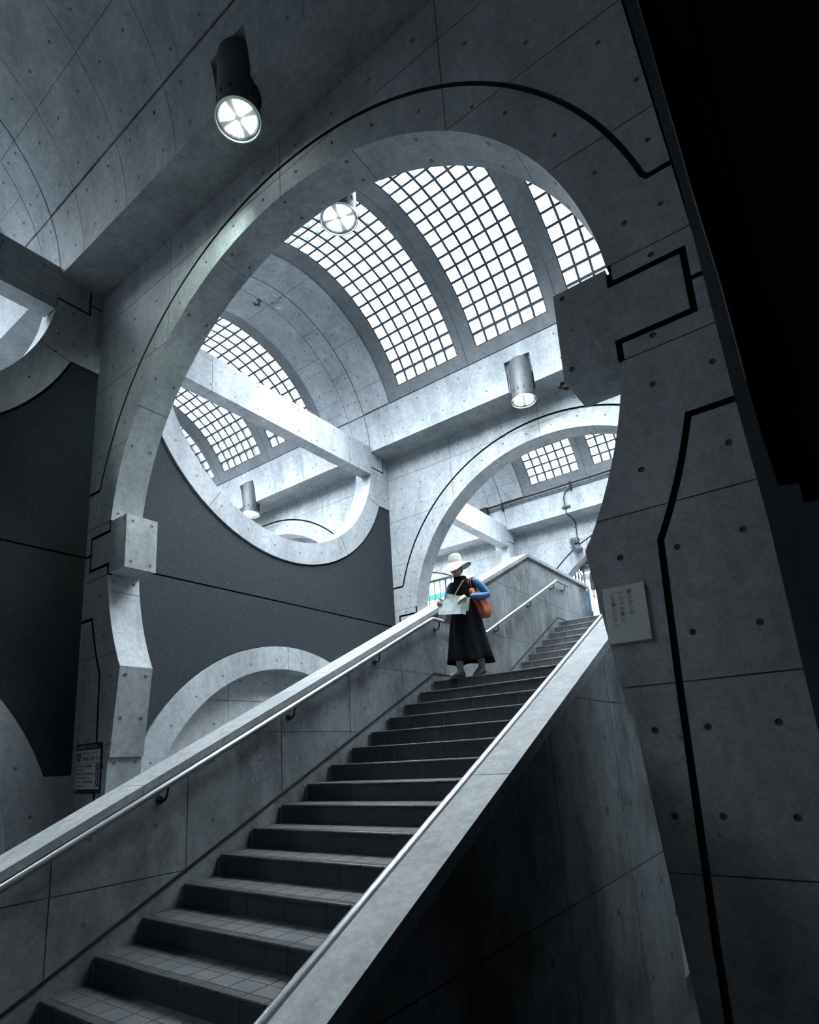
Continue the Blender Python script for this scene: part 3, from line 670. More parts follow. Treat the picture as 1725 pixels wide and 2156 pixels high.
# ------------------------------------------------------------------ cylinder lamps
def lamp(x, y, side, label, name='ceiling_spotlight', aim=(0, 0, -1), watt=25, cone=150):
    e = empty(name, U(x, y, 4.26), label, 'lamp', 'cylinder spotlights on the springing beams')
    r = .235; n = 28
    def ring(rr, z): return [(x+rr*cos(2*pi*i/n), y+rr*sin(2*pi*i/n), z) for i in range(n)]
    MB().loft([ring(r-.012, 4.36), ring(r-.012, 4.285), ring(r, 4.285), ring(r, 5.16), ring(r*.9, 5.20)], caps=True).build('housing', ZINC, e)
    MB().loft([ring(r+.004, 4.262), ring(r+.016, 4.262), ring(r+.016, 4.292), ring(r+.004, 4.292)], closed=True).build('glass_rim', RIM, e)
    MB().loft([ring(.004, 4.345), ring(r-.014, 4.325), ring(r-.012, 4.30)], caps=True).build('reflector', REFL, e)
    for q in range(4):
        a0 = pi/4+q*pi/2+.35; pts = []
        for t in [i/8 for i in range(9)]:
            a = a0-.56+1.12*t; pts.append((cos(a), sin(a)))
        rin, ro = .045, r-.035
        poly = [(x+p[0]*ro*(1-.06*(k % 2)), y+p[1]*ro*(1-.06*(k % 2))) for k, p in enumerate(pts)]+[(x+rin*cos(a0+.35), y+rin*sin(a0+.35)), (x+rin*cos(a0-.35), y+rin*sin(a0-.35))]
        MB().prism(poly, 'Z', 4.288, 4.30).build('bulb', EMIT, e)
    sl = MB()
    for q in range(12):
        a = 2*pi*q/12; d = Vector((cos(a), sin(a), 0)); t = Vector((-sin(a), cos(a), 0)); c = Vector((x, y, 4.47))+d*(r)
        vs = [c+d*u*.006+t*v*.010+Vector((0, 0, w*.032)) for u in (-1, 1) for v in (-1, 1) for w in (-1, 1)]
        sl.add(vs, [(0,1,3,2),(4,6,7,5),(0,4,5,1),(2,3,7,6),(0,2,6,4),(1,5,7,3)])
    sl.build('vent_slots', GROOVE, e)
    l = bpy.data.lights.new('spot', 'SPOT'); l.energy = watt; l.color = (.80, 1., .86); l.spot_size = rad(cone); l.spot_blend = .9; l.shadow_soft_size = .12
    lo = bpy.data.objects.new('lamp_light', l); COL.objects.link(lo); lo.parent = e; lo.location = (0, 0, -.02); lo.rotation_euler = Vector(aim).to_track_quat('-Z', 'Y').to_euler()
    return e
lamp(4.0, -.60, 1, 'nearest bright cylinder lamp under the upper left vault', aim=(-1.45, .52, -.95), watt=330, cone=56)
lamp(4.0, 1.06, -1, 'glowing lamp hanging just inside the big arch before the left skylight')
lamp(4.0, 6.686, 1, 'grey cylinder lamp in a notch of the beam above the second arch', aim=(.5, .5, -1), watt=260, cone=80)
lamp(-4.45, 6.686, 1, 'grey cylinder lamp seen through the round opening')
lamp(4.0, PP+1.06, -1, 'lamp on the hidden side of the second arch wall')
# ------------------------------------------------------------------ small fixtures
yb4 = 2*PP-.656
e = empty('conduit_run', U(0, yb4, 5.3), 'dark cable conduits clamped along the far beam', 'conduit')
def fy(z, d=.03): return YC+PP+sqrt(R2**2-(z-Z2)**2)-d
for z, r in ((5.44, .018), (5.36, .013), (5.30, .011)): MB().tube([(-.55, fy(z), z), (7.5, fy(z), z)], r, 8).build('conduit', BLACKM, e)
for x in (-.02, 2.37, 4.7): MB().prism([(fy(5.22, .0), 5.22), (fy(5.22, .065), 5.22), (fy(5.48, .065), 5.48), (fy(5.48, .0), 5.48)], 'X', x-.025, x+.025).build('clamp', BLACKM, e)
MB().prism([(fy(5.25, .0), 5.25), (fy(5.25, .12), 5.25), (fy(5.48, .12), 5.48), (fy(5.48, .0), 5.48)], 'X', -.80, -.55).build('junction_box', BLACKM, e)
MB().tube([(2.36, fy(5.3), 5.30), (2.15, fy(5.22), 5.22), (2.08, fy(5.05), 5.05), (2.08, fy(4.8), 4.8), (2.08, fy(4.56), 4.54), (2.09, yb4+.3, 4.545), (2.11, 2*PP-.03, 4.45), (2.10, 2*PP-.03, 3.80)], .017, 8).build('drop_conduit', BLACKM, e)
MB().box(1.98, 2.24, fy(4.77, .06), fy(4.77, 0), 4.74, 4.80).build('clamp', BLACKM, e)
e = empty('pipe_rack', U(1.8, 15.2, 2.2), 'grey duct and pipes fixed behind the far arch below the security camera', 'pipes')
MB().box(1.25, 2.45, 15.06, 15.32, 3.12, 3.32).build('duct', ZINC, e); MB().box(1.9, 2.4, 15.02, 15.30, 2.93, 3.06).build('box', ZINC, e)
for x, r, z0 in ((1.70, .03, 2.2), (1.80, .02, 2.2), (1.98, .03, 1.9)): MB().tube([(x, 15.12, 3.2), (x, 15.12, z0), (x+.03, 15.10, z0-.3)], r, 8).build('pipe', ZINC, e)
MB().tube([(1.82, 15.1, 3.0), (1.94, 15.05, 2.75), (1.90, 15.05, 2.5), (2.0, 15.06, 2.35)], .016, 6).build('cable', BLACKM, e)
CAMG = mat('camera_grey', (.07, .078, .085), .5)
e = empty('security_camera', U(2.05, 2*PP-.2, 3.5), 'small grey security camera on the far wall beside a drooping cable', 'camera')
MB().box(1.92, 2.16, 2*PP-.25, 2*PP, 3.68, 3.88).build('mount_box', CAMG, e)
MB().tube([(2.04, 2*PP-.25, 3.72), (2.04, 2*PP-.30, 3.72)], .09, 16).build('lens', BLACKM, e)
c = Vector((2.12, 2*PP-.22, 3.50)); d = Vector((.55, -.45, -.70)).normalized(); t = d.orthogonal().normalized(); b_ = d.cross(t)
MB().add([c+d*u*.19+t*v*.10+b_*w*.085 for u in (-1, 1) for v in (-1, 1) for w in (-1, 1)], [(0,1,3,2),(4,6,7,5),(0,4,5,1),(2,3,7,6),(0,2,6,4),(1,5,7,3)]).build('camera_body', CAMG, e)
MB().tube([(2.22, 2*PP-.1, 3.82), (2.42, 2*PP-.12, 3.72), (2.42, 2*PP-.12, 3.5), (2.3, 2*PP-.14, 3.42)], .009, 6).build('cable', BLACKM, e)
e = empty('smoke_detector', U(-.285, 3.958, 7.2), 'round white smoke detector on the vault near the mud nest', 'detector')
MB().tube([(-.285, 3.958, 7.225), (-.285, 3.958, 7.16)], .075, 18).build('base', WHITE, e); MB().tube([(-.285, 3.958, 7.16), (-.285, 3.958, 7.12)], [.055, .04], 16).build('sensor', WHITE, e)
def nest(c, r, label, n, up=1):
    e = empty('mud_nest', U(*c), label, 'nest'); rnd = random.Random(n)
    mb = MB()
    for i in range(n):
        a = rnd.uniform(-.5, 4.6); rr = r*rnd.uniform(.55, 1.0); s = r*rnd.uniform(.22, .42)
        mb.ell((c[0]+rr*cos(a), c[1]+rr*sin(a)*.9, c[2]-s*.3), s*1.1, s, s*.55, 8, 5)
    mb.build('mud_shell', NEST, e)
    return e
nest((-.60, 3.60, 7.215), .10, 'broken brown swallow nest stuck to the vault beside the detector', 11)
nest((6.965, .07, -.03), .06, 'small brown mud nest under the corner of the right block stub', 8)
floor('floor', (-.4, 1.5, 7.80, 8.15, -.1, .18), 'narrow concrete ledge under the baluster railing', CON)
q = MB().prism([(7.245, .175), (7.262, .165), (7.275, .12), (7.292, .03), (7.284, .03), (7.256, .10), (7.243, .14)], 'Y', -.004, -.0005)
tag(q.build('feather', mat('feather_grey', (.40, .43, .45), .8)), 'pale feather stuck to the right block stub of the big arch', 'feather')
# railing seen through the second arch
e = empty('baluster_railing', U(.8, 7.95, .1), 'grey baluster railing behind the second arch left of the woman', 'railing')
MB().box(.50, 1.45, 7.92, 7.98, 1.385, 1.43).build('top_rail', ZINC, e)
for x in (.55, .72, .88, 1.04, 1.20, 1.36): MB().tube([(x, 7.95, .2), (x, 7.95, 1.39)], .011 if x != 1.04 else .022, 8).build('baluster', ZINC, e)
MB().box(.50, 1.45, 7.93, 7.97, .18, .21).build('bottom_rail', ZINC, e)
e = empty('advertising_board', U(-2.5, 13.0, ZF), 'white outdoor board with a green stripe glimpsed left of the woman', 'board')
WB = mat('board_white', (.80, .83, .84), .5); GB = mat('board_green', (.02, .36, .27), .5)
MB().box(-4.5, -.9, 13.0, 13.06, 2.30, 3.02).build('panel', WB, e); MB().box(-4.5, -.9, 12.985, 12.998, 2.50, 2.66).build('stripe', GB, e)
for x in (-4.3, -1.1): MB().box(x-.05, x+.05, 13.07, 13.17, ZF, 3.0).build('post', ZINC, e)
e = empty('guide_post', U(3.32, 11.35, ZU), 'slim blue-edged sign post at the end of the far parapet', 'sign')
BLUE = mat('blue_edge', (.03, .16, .30), .4)
MB().box(3.27, 3.33, 11.32, 11.38, ZU, .72).build('post', ZINC, e); MB().box(3.24, 3.275, 11.30, 11.40, .62, 1.32).build('blade', WHITE, e); MB().box(3.276, 3.30, 11.30, 11.40, .62, 1.32).build('blade_edge', BLUE, e)
# ------------------------------------------------------------------ notices
def text(s, size, mtl, parent, loc, name='lettering', depth=.0006, align='LEFT', width=1., space=1.):
    cu = bpy.data.curves.new(name, 'FONT'); cu.body = s; cu.size = size; cu.extrude = depth; cu.align_x = align; cu.space_line = space; cu.resolution_u = 3
    o = bpy.data.objects.new('t', cu); COL.objects.link(o)
    dg = bpy.context.evaluated_depsgraph_get(); me = bpy.data.meshes.new_from_object(o.evaluated_get(dg), depsgraph=dg)
    bpy.data.objects.remove(o, do_unlink=True)
    # text lies in XY: x -> +X, y -> +Z, faces -Y
    me.transform(Matrix(((width, 0, 0, 0), (0, 0, -1, 0), (0, 1, 0, 0), (0, 0, 0, 1))))
    me.materials.clear(); me.materials.append(mtl)
    r = bpy.data.objects.new(name, me); COL.objects.link(r); r.parent = parent; r.location = loc; return r
INK = mat('black_print', (.008, .008, .009), .5); PAPER = mat('notice_paper', (.70, .73, .71), .3, 0, (.78, .80, .78), 6.); PLATE = mat('sign_white', (.58, .60, .62), .4)
e = empty('escalator_notice', U(.424, -.012, -2.89), 'black-edged escalator notice with Japanese lines on the left pier', 'sign')
W_, H_ = .622*S, .615*S
x0 = -W_/2
def rect(nm, a, b, c, d, y, m, p=None):
    return MB().add([(a, y, c), (b, y, c), (b, y, d), (a, y, d), (a, y+.003, c), (b, y+.003, c), (b, y+.003, d), (a, y+.003, d)],
        [(0,1,2,3),(7,6,5,4),(0,4,5,1),(1,5,6,2),(2,6,7,3),(3,7,4,0)])
def local(nm, mb, m, par):
    o = bpy.data.objects.new(nm, mb.mesh(nm, m, 1, smooth=False)); COL.objects.link(o); o.parent = par; return o
local('backing', rect('', x0, -x0, 0, H_, -.003, INK), INK, e)
local('face', rect('', x0+.006, -x0-.018, H_*.085, H_*.865, -.0045, PLATE), PLATE, e)
text('△ お気をつけください', .043, PLATE, e, (x0+.02, -.0048, H_*.90), width=.95)
def picto(a, c, w, h):
    local('pictogram_panel', rect('', a, a+w, c, c+h, -.0055, INK), INK, e)
    q = MB(); y = -.0072
    def bar(p, r_, t):
        p = Vector(p); r_ = Vector(r_); d = (r_-p).normalized()*.5*t; n = Vector((-d.y, d.x))
        vs = [p+n, p-n, r_-n, r_+n]; q.add([(a+w*v.x, y, c+h*v.y) for v in vs], [(0, 1, 2, 3)])
    bar((.15, .1), (.85, .6), .12); bar((.45, .35), (.5, .8), .16); bar((.5, .7), (.8, .75), .08)
    q.ell((a+w*.48, y, c+h*.88), w*.09, .0004, w*.09, 8, 5)
    local('pictogram', q, PLATE, e)
picto(x0+.02, H_*.64, .075, H_*.17)
text('エスカレーターを\nご利用のお客さまへ', .049, INK, e, (x0+.112, -.0052, H_*.765), space=1.18, width=.88)
local('rule', rect('', x0+.012, -x0-.05, H_*.595, H_*.603, -.0055, INK), INK, e)
for i, t in enumerate(('■手すりを持ち、黄色い線の内側に\n　お乗りください。', '■お年寄りや小さいお子さま連れの方は\n　手をつないでお乗りください。', '■エスカレーターから乗り出す行為は\n　おやめください。')):
    text(t, .027, INK, e, (x0+.015, -.0052, H_*(.525-.155*i)), space=1.5, width=.76)
    picto(-x0-.095, H_*(.445-.155*i), .062, H_*.135)
local('mark', MB().ell((x0+.03, -.0036, H_*.042), .008, .0006, .011, 10, 5).box(x0+.045, x0+.095, -.0042, -.0032, H_*.038, H_*.044), PLATE, e)
e = empty('swallow_notice', U(7.185, -.008, -2.022), 'grey laminated paper notice with three columns of Japanese on the right pier', 'notice')
W_, H_ = .264*S, .370*S; x0 = -W_/2
local('laminate', rect('', x0-.004, -x0+.004, -.006, H_+.004, -.002, PAPER), mat('laminate_film', (.40, .43, .42), .12, spec=.8), e)
local('sheet', rect('', x0, -x0, 0, H_, -.0035, PAPER), PAPER, e)
for s_, xx, zz in (('頭\n上\nか\nら\nの', .030, .262), ('ツ\nバ\nメ\nの\n糞\nに', -.018, .262), ('ご\n注\n意\nく\nだ\nさ\nい', -.062, .262)):
    text(s_, .026, INK, e, (xx, -.0045, zz), align='CENTER', space=1.12, depth=.0002)
# ------------------------------------------------------------------ people
def evalmesh(o):
    dg = bpy.context.evaluated_depsgraph_get(); dg.update()
    me = bpy.data.meshes.new_from_object(o.evaluated_get(dg), depsgraph=dg); return me
def skin(pts, edges, sub=1):
    """pts: list of (x,y,z,r); returns evaluated skin mesh as MB"""
    me = bpy.data.meshes.new('sk'); me.from_pydata([p[:3] for p in pts], edges, []); o = bpy.data.objects.new('sk', me); COL.objects.link(o)
    o.modifiers.new('s', 'SKIN'); sv = me.skin_vertices[0].data
    for i, p in enumerate(pts):
        r = p[3]; sv[i].radius = r if isinstance(r, tuple) else (r, r); sv[i].use_root = (i == 0)
    m = o.modifiers.new('u', 'SUBSURF'); m.levels = sub; m.render_levels = sub
    r = evalmesh(o); bpy.data.objects.remove(o, do_unlink=True); return r
def tomb(me, mb):
    return mb.add([v.co.copy() for v in me.vertices], [list(p.vertices) for p in me.polygons])
def remesh(mb, vox, smooth=3):
    me = mb.mesh('rm', [], 1, smooth=False); o = bpy.data.objects.new('rm', me); COL.objects.link(o)
    m = o.modifiers.new('r', 'REMESH'); m.mode = 'VOXEL'; m.voxel_size = vox
    s_ = o.modifiers.new('s', 'SMOOTH'); s_.iterations = smooth; s_.factor = .5
    r = evalmesh(o); bpy.data.objects.remove(o, do_unlink=True)
    r.polygons.foreach_set('use_smooth', [True]*len(r.polygons)); return r
def place(nm, me, m, par):
    if not me.materials: me.materials.append(m)
    else: me.materials[0] = m
    o = bpy.data.objects.new(nm, me); COL.objects.link(o); o.parent = par; return o
SKIN = mat('skin', (.42, .27, .22), .5, 0, (.50, .33, .27), 20.)
def hand(mb, w, d, palm, curl, thumb_side, s=1.):
    """w: wrist point, d: direction of fingers, palm: palm normal, curl: how far the fingers bend towards the palm"""
    w = Vector(w); d = Vector(d).normalized(); pn = Vector(palm); pn = (pn-d*pn.dot(d)).normalized(); sd = d.cross(pn)*thumb_side
    L = .085*s
    c = w+d*.045*s
    # palm: flattened block of tubes
    for k in (-1.5, -.5, .5, 1.5):
        mb.tube([w+sd*k*.011*s, w+d*L*.55+sd*k*.0175*s, w+d*L+sd*k*.0185*s], [.013*s, .0145*s, .012*s], 8)
    for k, ln in ((-1.5, .060), (-.5, .070), (.5, .076), (1.5, .068)):
        p = w+d*L+sd*k*.0185*s; pts = [p]; a = 0
        for seg, f in enumerate((.45, .32, .23)):
            a += curl*(.75 if seg == 0 else 1.0); dd = d*cos(a)+pn*sin(a)
            p = p+dd*ln*f*s; pts.append(p.copy())
        mb.tube(pts, [.0092*s, .0088*s, .0080*s, .0068*s], 8)
    p = w+d*.022*s+sd*.030*s; q1 = p+(sd*.75+d*.6+pn*.35).normalized()*.034*s; q2 = q1+(d*.85+pn*.6+sd*.05).normalized()*.030*s; q3 = q2+(d*.7+pn*.8-sd*.1).normalized()*.022*s
    mb.tube([p-sd*.012*s, p, q1, q2, q3], [.014*s, .0135*s, .0112*s, .0098*s, .008*s], 8)
def folded(prof, nf, amp, seed, n=56, cx=0, cy=0):
    """cloth tube: prof rows (z, rx, ry, dx, dy, fold)"""
    rings = []
    for z, rx, ry, dx, dy, f in prof:
        r = []
        for j in range(n):
            a = 2*pi*j/n; k = 1+f*amp*(sin(nf*a+seed)+.5*sin(nf*1.7*a+2*seed+z*2))
            r.append((cx+dx+rx*k*cos(a), cy+dy+ry*k*sin(a), z+f*.012*sin(3*a+seed)))
        rings.append(r)
    return rings
def woman():
    R = empty('person', U(3.89, 3.70, ZL), 'woman in white sun hat and black dress holding a map on the landing', 'person')
    # local frame in metres: +x = her left (viewer right), -y = forward
    body = MB()
    P = [(.01,.03,.80,(.125,.095)), (.01,.02,.95,(.12,.085)), (.012,.01,1.10,(.14,.085)), (.01,.0,1.20,(.10,.065)), (-.005,-.01,1.26,(.048,.05)), (-.02,-.03,1.315,(.046,.05)),
         (.17,.0,1.195,(.052,.05)), (.262,.045,1.10,(.045,.043)), (.318,.07,.995,(.040,.038)), (.235,-.08,.962,(.033,.032)), (.140,-.185,.968,(.025,.022)),
         (-.15,.0,1.195,(.050,.048)), (-.222,.03,1.09,(.044,.042)), (-.262,.035,.99,(.038,.036)), (-.27,-.06,.99,(.033,.032)), (-.268,-.15,1.002,(.024,.021)),
         (-.08,.03,.74,(.085,.085)), (-.10,-.03,.42,(.055,.055)), (-.112,-.02,.10,(.036,.038)), (.09,.03,.74,(.085,.085)), (.105,.02,.45,(.055,.055)), (.112,.13,.16,(.036,.038))]
    E_ = [(0,1),(1,2),(2,3),(3,4),(4,5),(3,6),(6,7),(7,8),(8,9),(9,10),(3,11),(11,12),(12,13),(13,14),(14,15),(0,16),(16,17),(17,18),(0,19),(19,20),(20,21)]
    tomb(skin(P, E_), body)
    # feet inside the shoes
    body.tube([(-.112,.0,.07), (-.118,-.06,.035), (-.124,-.11,.03)], [.030, .022, .014], 10)
    body.tube([(.112,.14,.12), (.116,.10,.085), (.119,.07,.075)], [.030, .022, .014], 10)
    # head, turned down and to her right
    H = MB(); hc = Vector((0, 0, 0))
    H.ell((0, .005, .01), .072, .088, .098, 20, 14); H.ell((0, -.02, -.045), .056, .062, .062, 16, 10); H.ell((0, -.058, -.088), .026, .022, .02, 10, 7)
    H.ell((0, -.088, -.018), .012, .018, .026, 10, 7); H.ell((0, -.098, -.034), .015, .012, .010, 10, 6)
    for sx in (-1, 1):
        H.ell((sx*.071, .012, -.012), .010, .020, .030, 8, 6); H.ell((sx*.040, -.062, -.030), .020, .018, .018, 8, 6); H.ell((sx*.030, -.073, .022), .024, .012, .008, 8, 6)
    H.ell((0, -.082, -.062), .022, .010, .006, 8, 5); H.ell((0, -.080, -.072), .019, .010, .006, 8, 5)
    HM = Matrix.Translation((-.035, -.045, 1.375)) @ Matrix.Rotation(rad(20), 4, 'Z') @ Matrix.Rotation(rad(5), 4, 'X') @ Matrix.Rotation(rad(-4), 4, 'Y')
    body.add([HM @ v for v in H.v], H.f)
    hand(body, (.140, -.185, .968), (-.82, -.34, -.45), (-.1, .75, -.65), .50, -1, 1.)
    hand(body, (-.268, -.15, 1.002), (.30, -.66, -.62), (.70, .55, -.35), .60, 1, 1.)
    place('body', remesh(body, .0045, 2), SKIN, R)
    def hp(nm, f, m):
        q = MB(); f(q); q.v = [HM @ v for v in q.v]; o = bpy.data.objects.new(nm, q.mesh(nm, m, 1)); COL.objects.link(o); o.parent = R; return o
    EY = mat('eye_dark', (.02, .018, .016), .2); LIP = mat('lips', (.32, .13, .12), .5); HAIR = mat('grey_hair', (.06, .058, .058), .6, 0, (.12, .115, .11), 60.)
    for sx in (-1, 1): hp('eye', lambda q: q.ell((sx*.029, -.0795, .004), .011, .006, .0045, 8, 5), EY)
    hp('mouth', lambda q: q.ell((0, -.0905, -.067), .019, .004, .0045, 8, 5), LIP)
    hp('glasses', lambda q: [q.tube([(s*.030+.021*cos(a), -.088, .004+.017*sin(a)) for a in [i*pi/6 for i in range(13)]], .0016, 5) for s in (-1, 1)], EY)
    def hair(q):
        rings = []
        for k in range(1, 9):
            a = pi*k/9-pi/2; z = .012+.100*sin(a)
            rings.append([(.077*cos(a)*cos(t), max(-.055, .010+.093*cos(a)*sin(t)) if z < .05 else .010+.093*cos(a)*sin(t), z) for t in [2*pi*j/20 for j in range(20)]])
        q.loft(rings)
    hp('hair', hair, HAIR)
    # hat: bucket crown and a wide drooping brim
    HAT = mat('white_canvas', (.66, .65, .62), .85, 0, (.74, .73, .70), 40., 0, .3, 200.); UND = mat('hat_lining', (.50, .49, .47), .85)
    def hatf(q):
        n = 40; rings = []
        def rg(r, z, wob=0., d=0.): return [((r+wob*sin(2*a+.6))*cos(a), .012+(r*1.08+wob*sin(2*a+.6))*sin(a)+d, z+wob*.9*cos(2*a+.3)-wob*1.1*cos(a+2.3)) for a in [2*pi*j/n for j in range(n)]]
        rings = [rg(.001, .170), rg(.045, .171), rg(.070, .160), rg(.080, .135), rg(.086, .085), rg(.090, .052), rg(.097, .046, .003), rg(.122, .032, .012), rg(.146, .010, .022), rg(.168, -.014, .030), rg(.170, -.019, .030), rg(.166, -.018, .030), rg(.145, .006, .022), rg(.121, .028, .012), rg(.092, .042, .003), rg(.082, .08)]
        rings = [[(p[0], p[1], p[2]+.034) for p in r_] for r_ in rings]
        q.loft(rings)
    o = hp('sun_hat', hatf, HAT)
    hp('hat_band', lambda q: q.loft([[(r*cos(a), .012+r*1.08*sin(a), z) for a in [2*pi*j/32 for j in range(32)]] for r, z in ((.0875, .112), (.0885, .112), (.0925, .084), (.0915, .084))], closed=True), mat('hat_seam', (.58, .57, .54), .85))
    # scarf / high black collar
    BLK = mat('black_cotton', (.005, .0055, .006), .95, 0, (.010, .0105, .011), 25., spec=.1); CHR = mat('charcoal_denim', (.004, .0045, .006), .95, 0, (.012, .013, .016), 9., streak=True, spec=.1)
    place('scarf', MB().loft(folded([(1.175, .082, .075, .0, -.005, .4), (1.215, .088, .083, -.004, -.012, .8), (1.255, .080, .080, -.010, -.022, 1), (1.266, .072, .076, -.014, -.026, 1), (1.276, .064, .068, -.018, -.032, .5), (1.255, .05, .055, -.016, -.028, .2)], 6, .05, 1.0, 36)).mesh('scarf', BLK, 1), BLK, R)
    # sleeveless black bodice
    bod = folded([(.86, .165, .135, .01, .015, .2), (.95, .155, .122, .01, .01, .2), (1.06, .165, .120, .012, .0, .15), (1.15, .178, .112, .012, -.002, .1), (1.205, .165, .092, .01, -.002, .1), (1.232, .105, .078, .004, -.006, 0), (1.24, .07, .065, 0, -.01, 0)], 5, .03, .4, 48)
    place('bodice', MB().loft(bod).mesh('bodice', BLK, 1), BLK, R)
    # long flared skirt
    sk = folded([(.93, .155, .122, .01, .01, .1), (.86, .170, .140, .01, .012, .5), (.74, .195, .165, .01, .015, .8), (.58, .220, .188, .012, .02, 1), (.42, .245, .208, .015, .03, 1.1), (.28, .268, .226, .018, .04, 1.2), (.205, .282, .238, .022, .045, 1.3), (.195, .276, .232, .022, .045, 1.3), (.30, .25, .21, .018, .04, 1.1), (.55, .19, .16, .012, .02, .8)], 7, .075, 2.1, 84)
    place('skirt', MB().loft(sk).mesh('skirt', CHR, 1), CHR, R)
    # blue sleeves
    BL = mat('blue_knit', (.035, .12, .24), .8, 0, (.06, .19, .36), 22., 0, .12, 70.)
    def sleeve(pts):
        m = skin(pts, [(i, i+1) for i in range(len(pts)-1)], 2); m.polygons.foreach_set('use_smooth', [True]*len(m.polygons)); place('sleeve', m, BL, R)
    sleeve([(.12,.0,1.205,.055), (.185,.008,1.180,.058), (.255,.045,1.10,.053), (.292,.062,1.03,.050), (.312,.070,.992,.049), (.270,-.02,.968,.046), (.225,-.085,.962,.043), (.172,-.145,.965,.038)])
    sleeve([(-.10,.0,1.205,.058), (-.165,.005,1.185,.062), (-.222,.03,1.09,.056), (-.262,.038,1.0,.052), (-.272,-.02,.985,.048), (-.272,-.08,.99,.044), (-.266,-.125,.998,.039)])
    # socks and shoes
    SOCK = mat('grey_sock', (.46, .47, .47), .9); SHOE = mat('beige_shoe', (.27, .255, .235), .7, 0, (.34, .32, .30), 30.); SOLE = mat('shoe_sole', (.10, .098, .095), .8)
    place('sock', MB().tube([(-.111,-.02,.24), (-.112,-.018,.14), (-.113,-.005,.085)], [.048, .043, .045], 14).mesh('sock', SOCK, 1), SOCK, R)
    place('sock', MB().tube([(.110,.11,.26), (.112,.13,.17), (.112,.135,.12)], [.048, .043, .045], 14).mesh('sock', SOCK, 1), SOCK, R)
    def shoe(hx, hy, hz, yw, pt):
        M_ = Matrix.Translation((hx, hy, hz)) @ Matrix.Rotation(yw, 4, 'Z') @ Matrix.Rotation(pt, 4, 'X')
        prof = [(.040, .022, .028), (.030, .036, .040), (.0, .041, .050), (-.05, .042, .045), (-.10, .046, .034), (-.15, .046, .028), (-.185, .034, .022), (-.200, .012, .014)]
        q = MB(); rings = []
        for y, hw, ht in prof: rings.append([M_ @ Vector((hw*cos(a), y, max(.014, .016+ht*(1+sin(a))))) if True else 0 for a in [2*pi*j/16 for j in range(16)]])
        q.loft(rings); place('shoe', q.mesh('shoe', SHOE, 1), SHOE, R)
        q = MB(); ol = [(hw+.004, y) for y, hw, _ in prof]
        q.prism([(M_ @ Vector((x, y, 0))).to_2d() for x, y in ol]+[(M_ @ Vector((-x, y, 0))).to_2d() for x, y in ol[::-1]], 'Z', 0, .016)
        q.v = [M_ @ Vector(((M_.inverted() @ Vector((v.x, v.y, hz))).x, (M_.inverted() @ Vector((v.x, v.y, hz))).y, v.z)) for v in q.v]
        place('sole', q.mesh('sole', SOLE, 1), SOLE, R)
    shoe(-.112, .02, .0, rad(-14), 0); shoe(.112, .155, .055, rad(-6), rad(24))
    # things she carries
    base = R.location
    def thing(nm, loc, lab, cat): return empty(nm, base+Vector(loc), lab, cat)
    t = thing('tote_bag', (.235, .05, .72), 'orange cloth shoulder bag hanging at the woman\'s left side', 'bag')
    OR = mat('orange_cloth', (.42, .10, .055), .8, 0, (.60, .17, .10), 12., 0, .5, 40.); OR2 = mat('dark_red_strap', (.20, .055, .05), .8)
    bag = folded([(-.01, .03, .03, .02, 0, 0), (0, .075, .055, .02, 0, .4), (.05, .100, .075, .015, 0, .8), (.12, .100, .075, .0, 0, 1), (.20, .080, .060, -.025, -.03, 1.3), (.265, .048, .040, -.05, -.085, 1.5), (.30, .034, .03, -.065, -.105, 1.2), (.34, .036, .032, -.078, -.10, 1), (.37, .026, .025, -.085, -.09, .5)], 5, .075, .7, 40)
    q = MB().loft(bag); o = bpy.data.objects.new('bag_body', q.mesh('bag_body', OR, 1)); COL.objects.link(o); o.parent = t
    for dx in (-.012, .016):
        q = MB().tube([(-.085+dx*.5, -.085, .35), (-.088+dx, -.128, .42), (-.085+dx, -.120, .47), (-.080+dx, -.085, .510), (-.078+dx, -.03, .526)], .0062, 7); o = bpy.data.objects.new('bag_strap', q.mesh('s', OR2, 1)); COL.objects.link(o); o.parent = t
    t = thing('folded_map', (-.07, -.235, .78), 'folded paper area map held open by the woman with both hands', 'map')
    def mapmat(nm, base_c, blot, blot2, sc):
        m = mat(nm, base_c, .55, 0, blot, sc, 0); r = m.node_tree.nodes['Color Ramp'].color_ramp; r.elements[0].position = .45; r.elements[1].position = .62
        n_ = r.elements.new(.75); n_.color = (*blot2, 1); return m
    M1 = mapmat('map_print', (.56, .62, .62), (.36, .46, .50), (.22, .30, .20), 9.); M2 = mapmat('map_print_green', (.50, .58, .50), (.24, .42, .27), (.12, .22, .15), 16.)
    def sheet(nm, q4, m, th=.0015):
        a, b, c_, d = [Vector(v) for v in q4]; n = (b-a).cross(d-a).normalized()*th; N_ = 8; q = MB(); vs = []
        for sgn in (0, 1):
            for i in range(N_+1):
                for j in range(N_+1):
                    u, v = i/N_, j/N_; p = a*(1-u)*(1-v)+b*u*(1-v)+c_*u*v+d*(1-u)*v; vs.append(p+n*sgn+n.normalized()*.005*sin(u*5+v*3))
        k = (N_+1)**2; fs = []
        for i in range(N_):
            for j in range(N_):
                f = [i*(N_+1)+j, (i+1)*(N_+1)+j, (i+1)*(N_+1)+j+1, i*(N_+1)+j+1]; fs += [f, [x+k for x in f[::-1]]]
        q.add(vs, fs); o = bpy.data.objects.new(nm, q.mesh(nm, m, 1, fix=False)); COL.objects.link(o); o.parent = t; return o
    # local coordinates about (-.07,-.26,.78)
    sheet('map_front', ((-.165, .0, .01), (.165, -.02, -.035), (.175, .03, .165), (-.150, .045, .215)), M1)
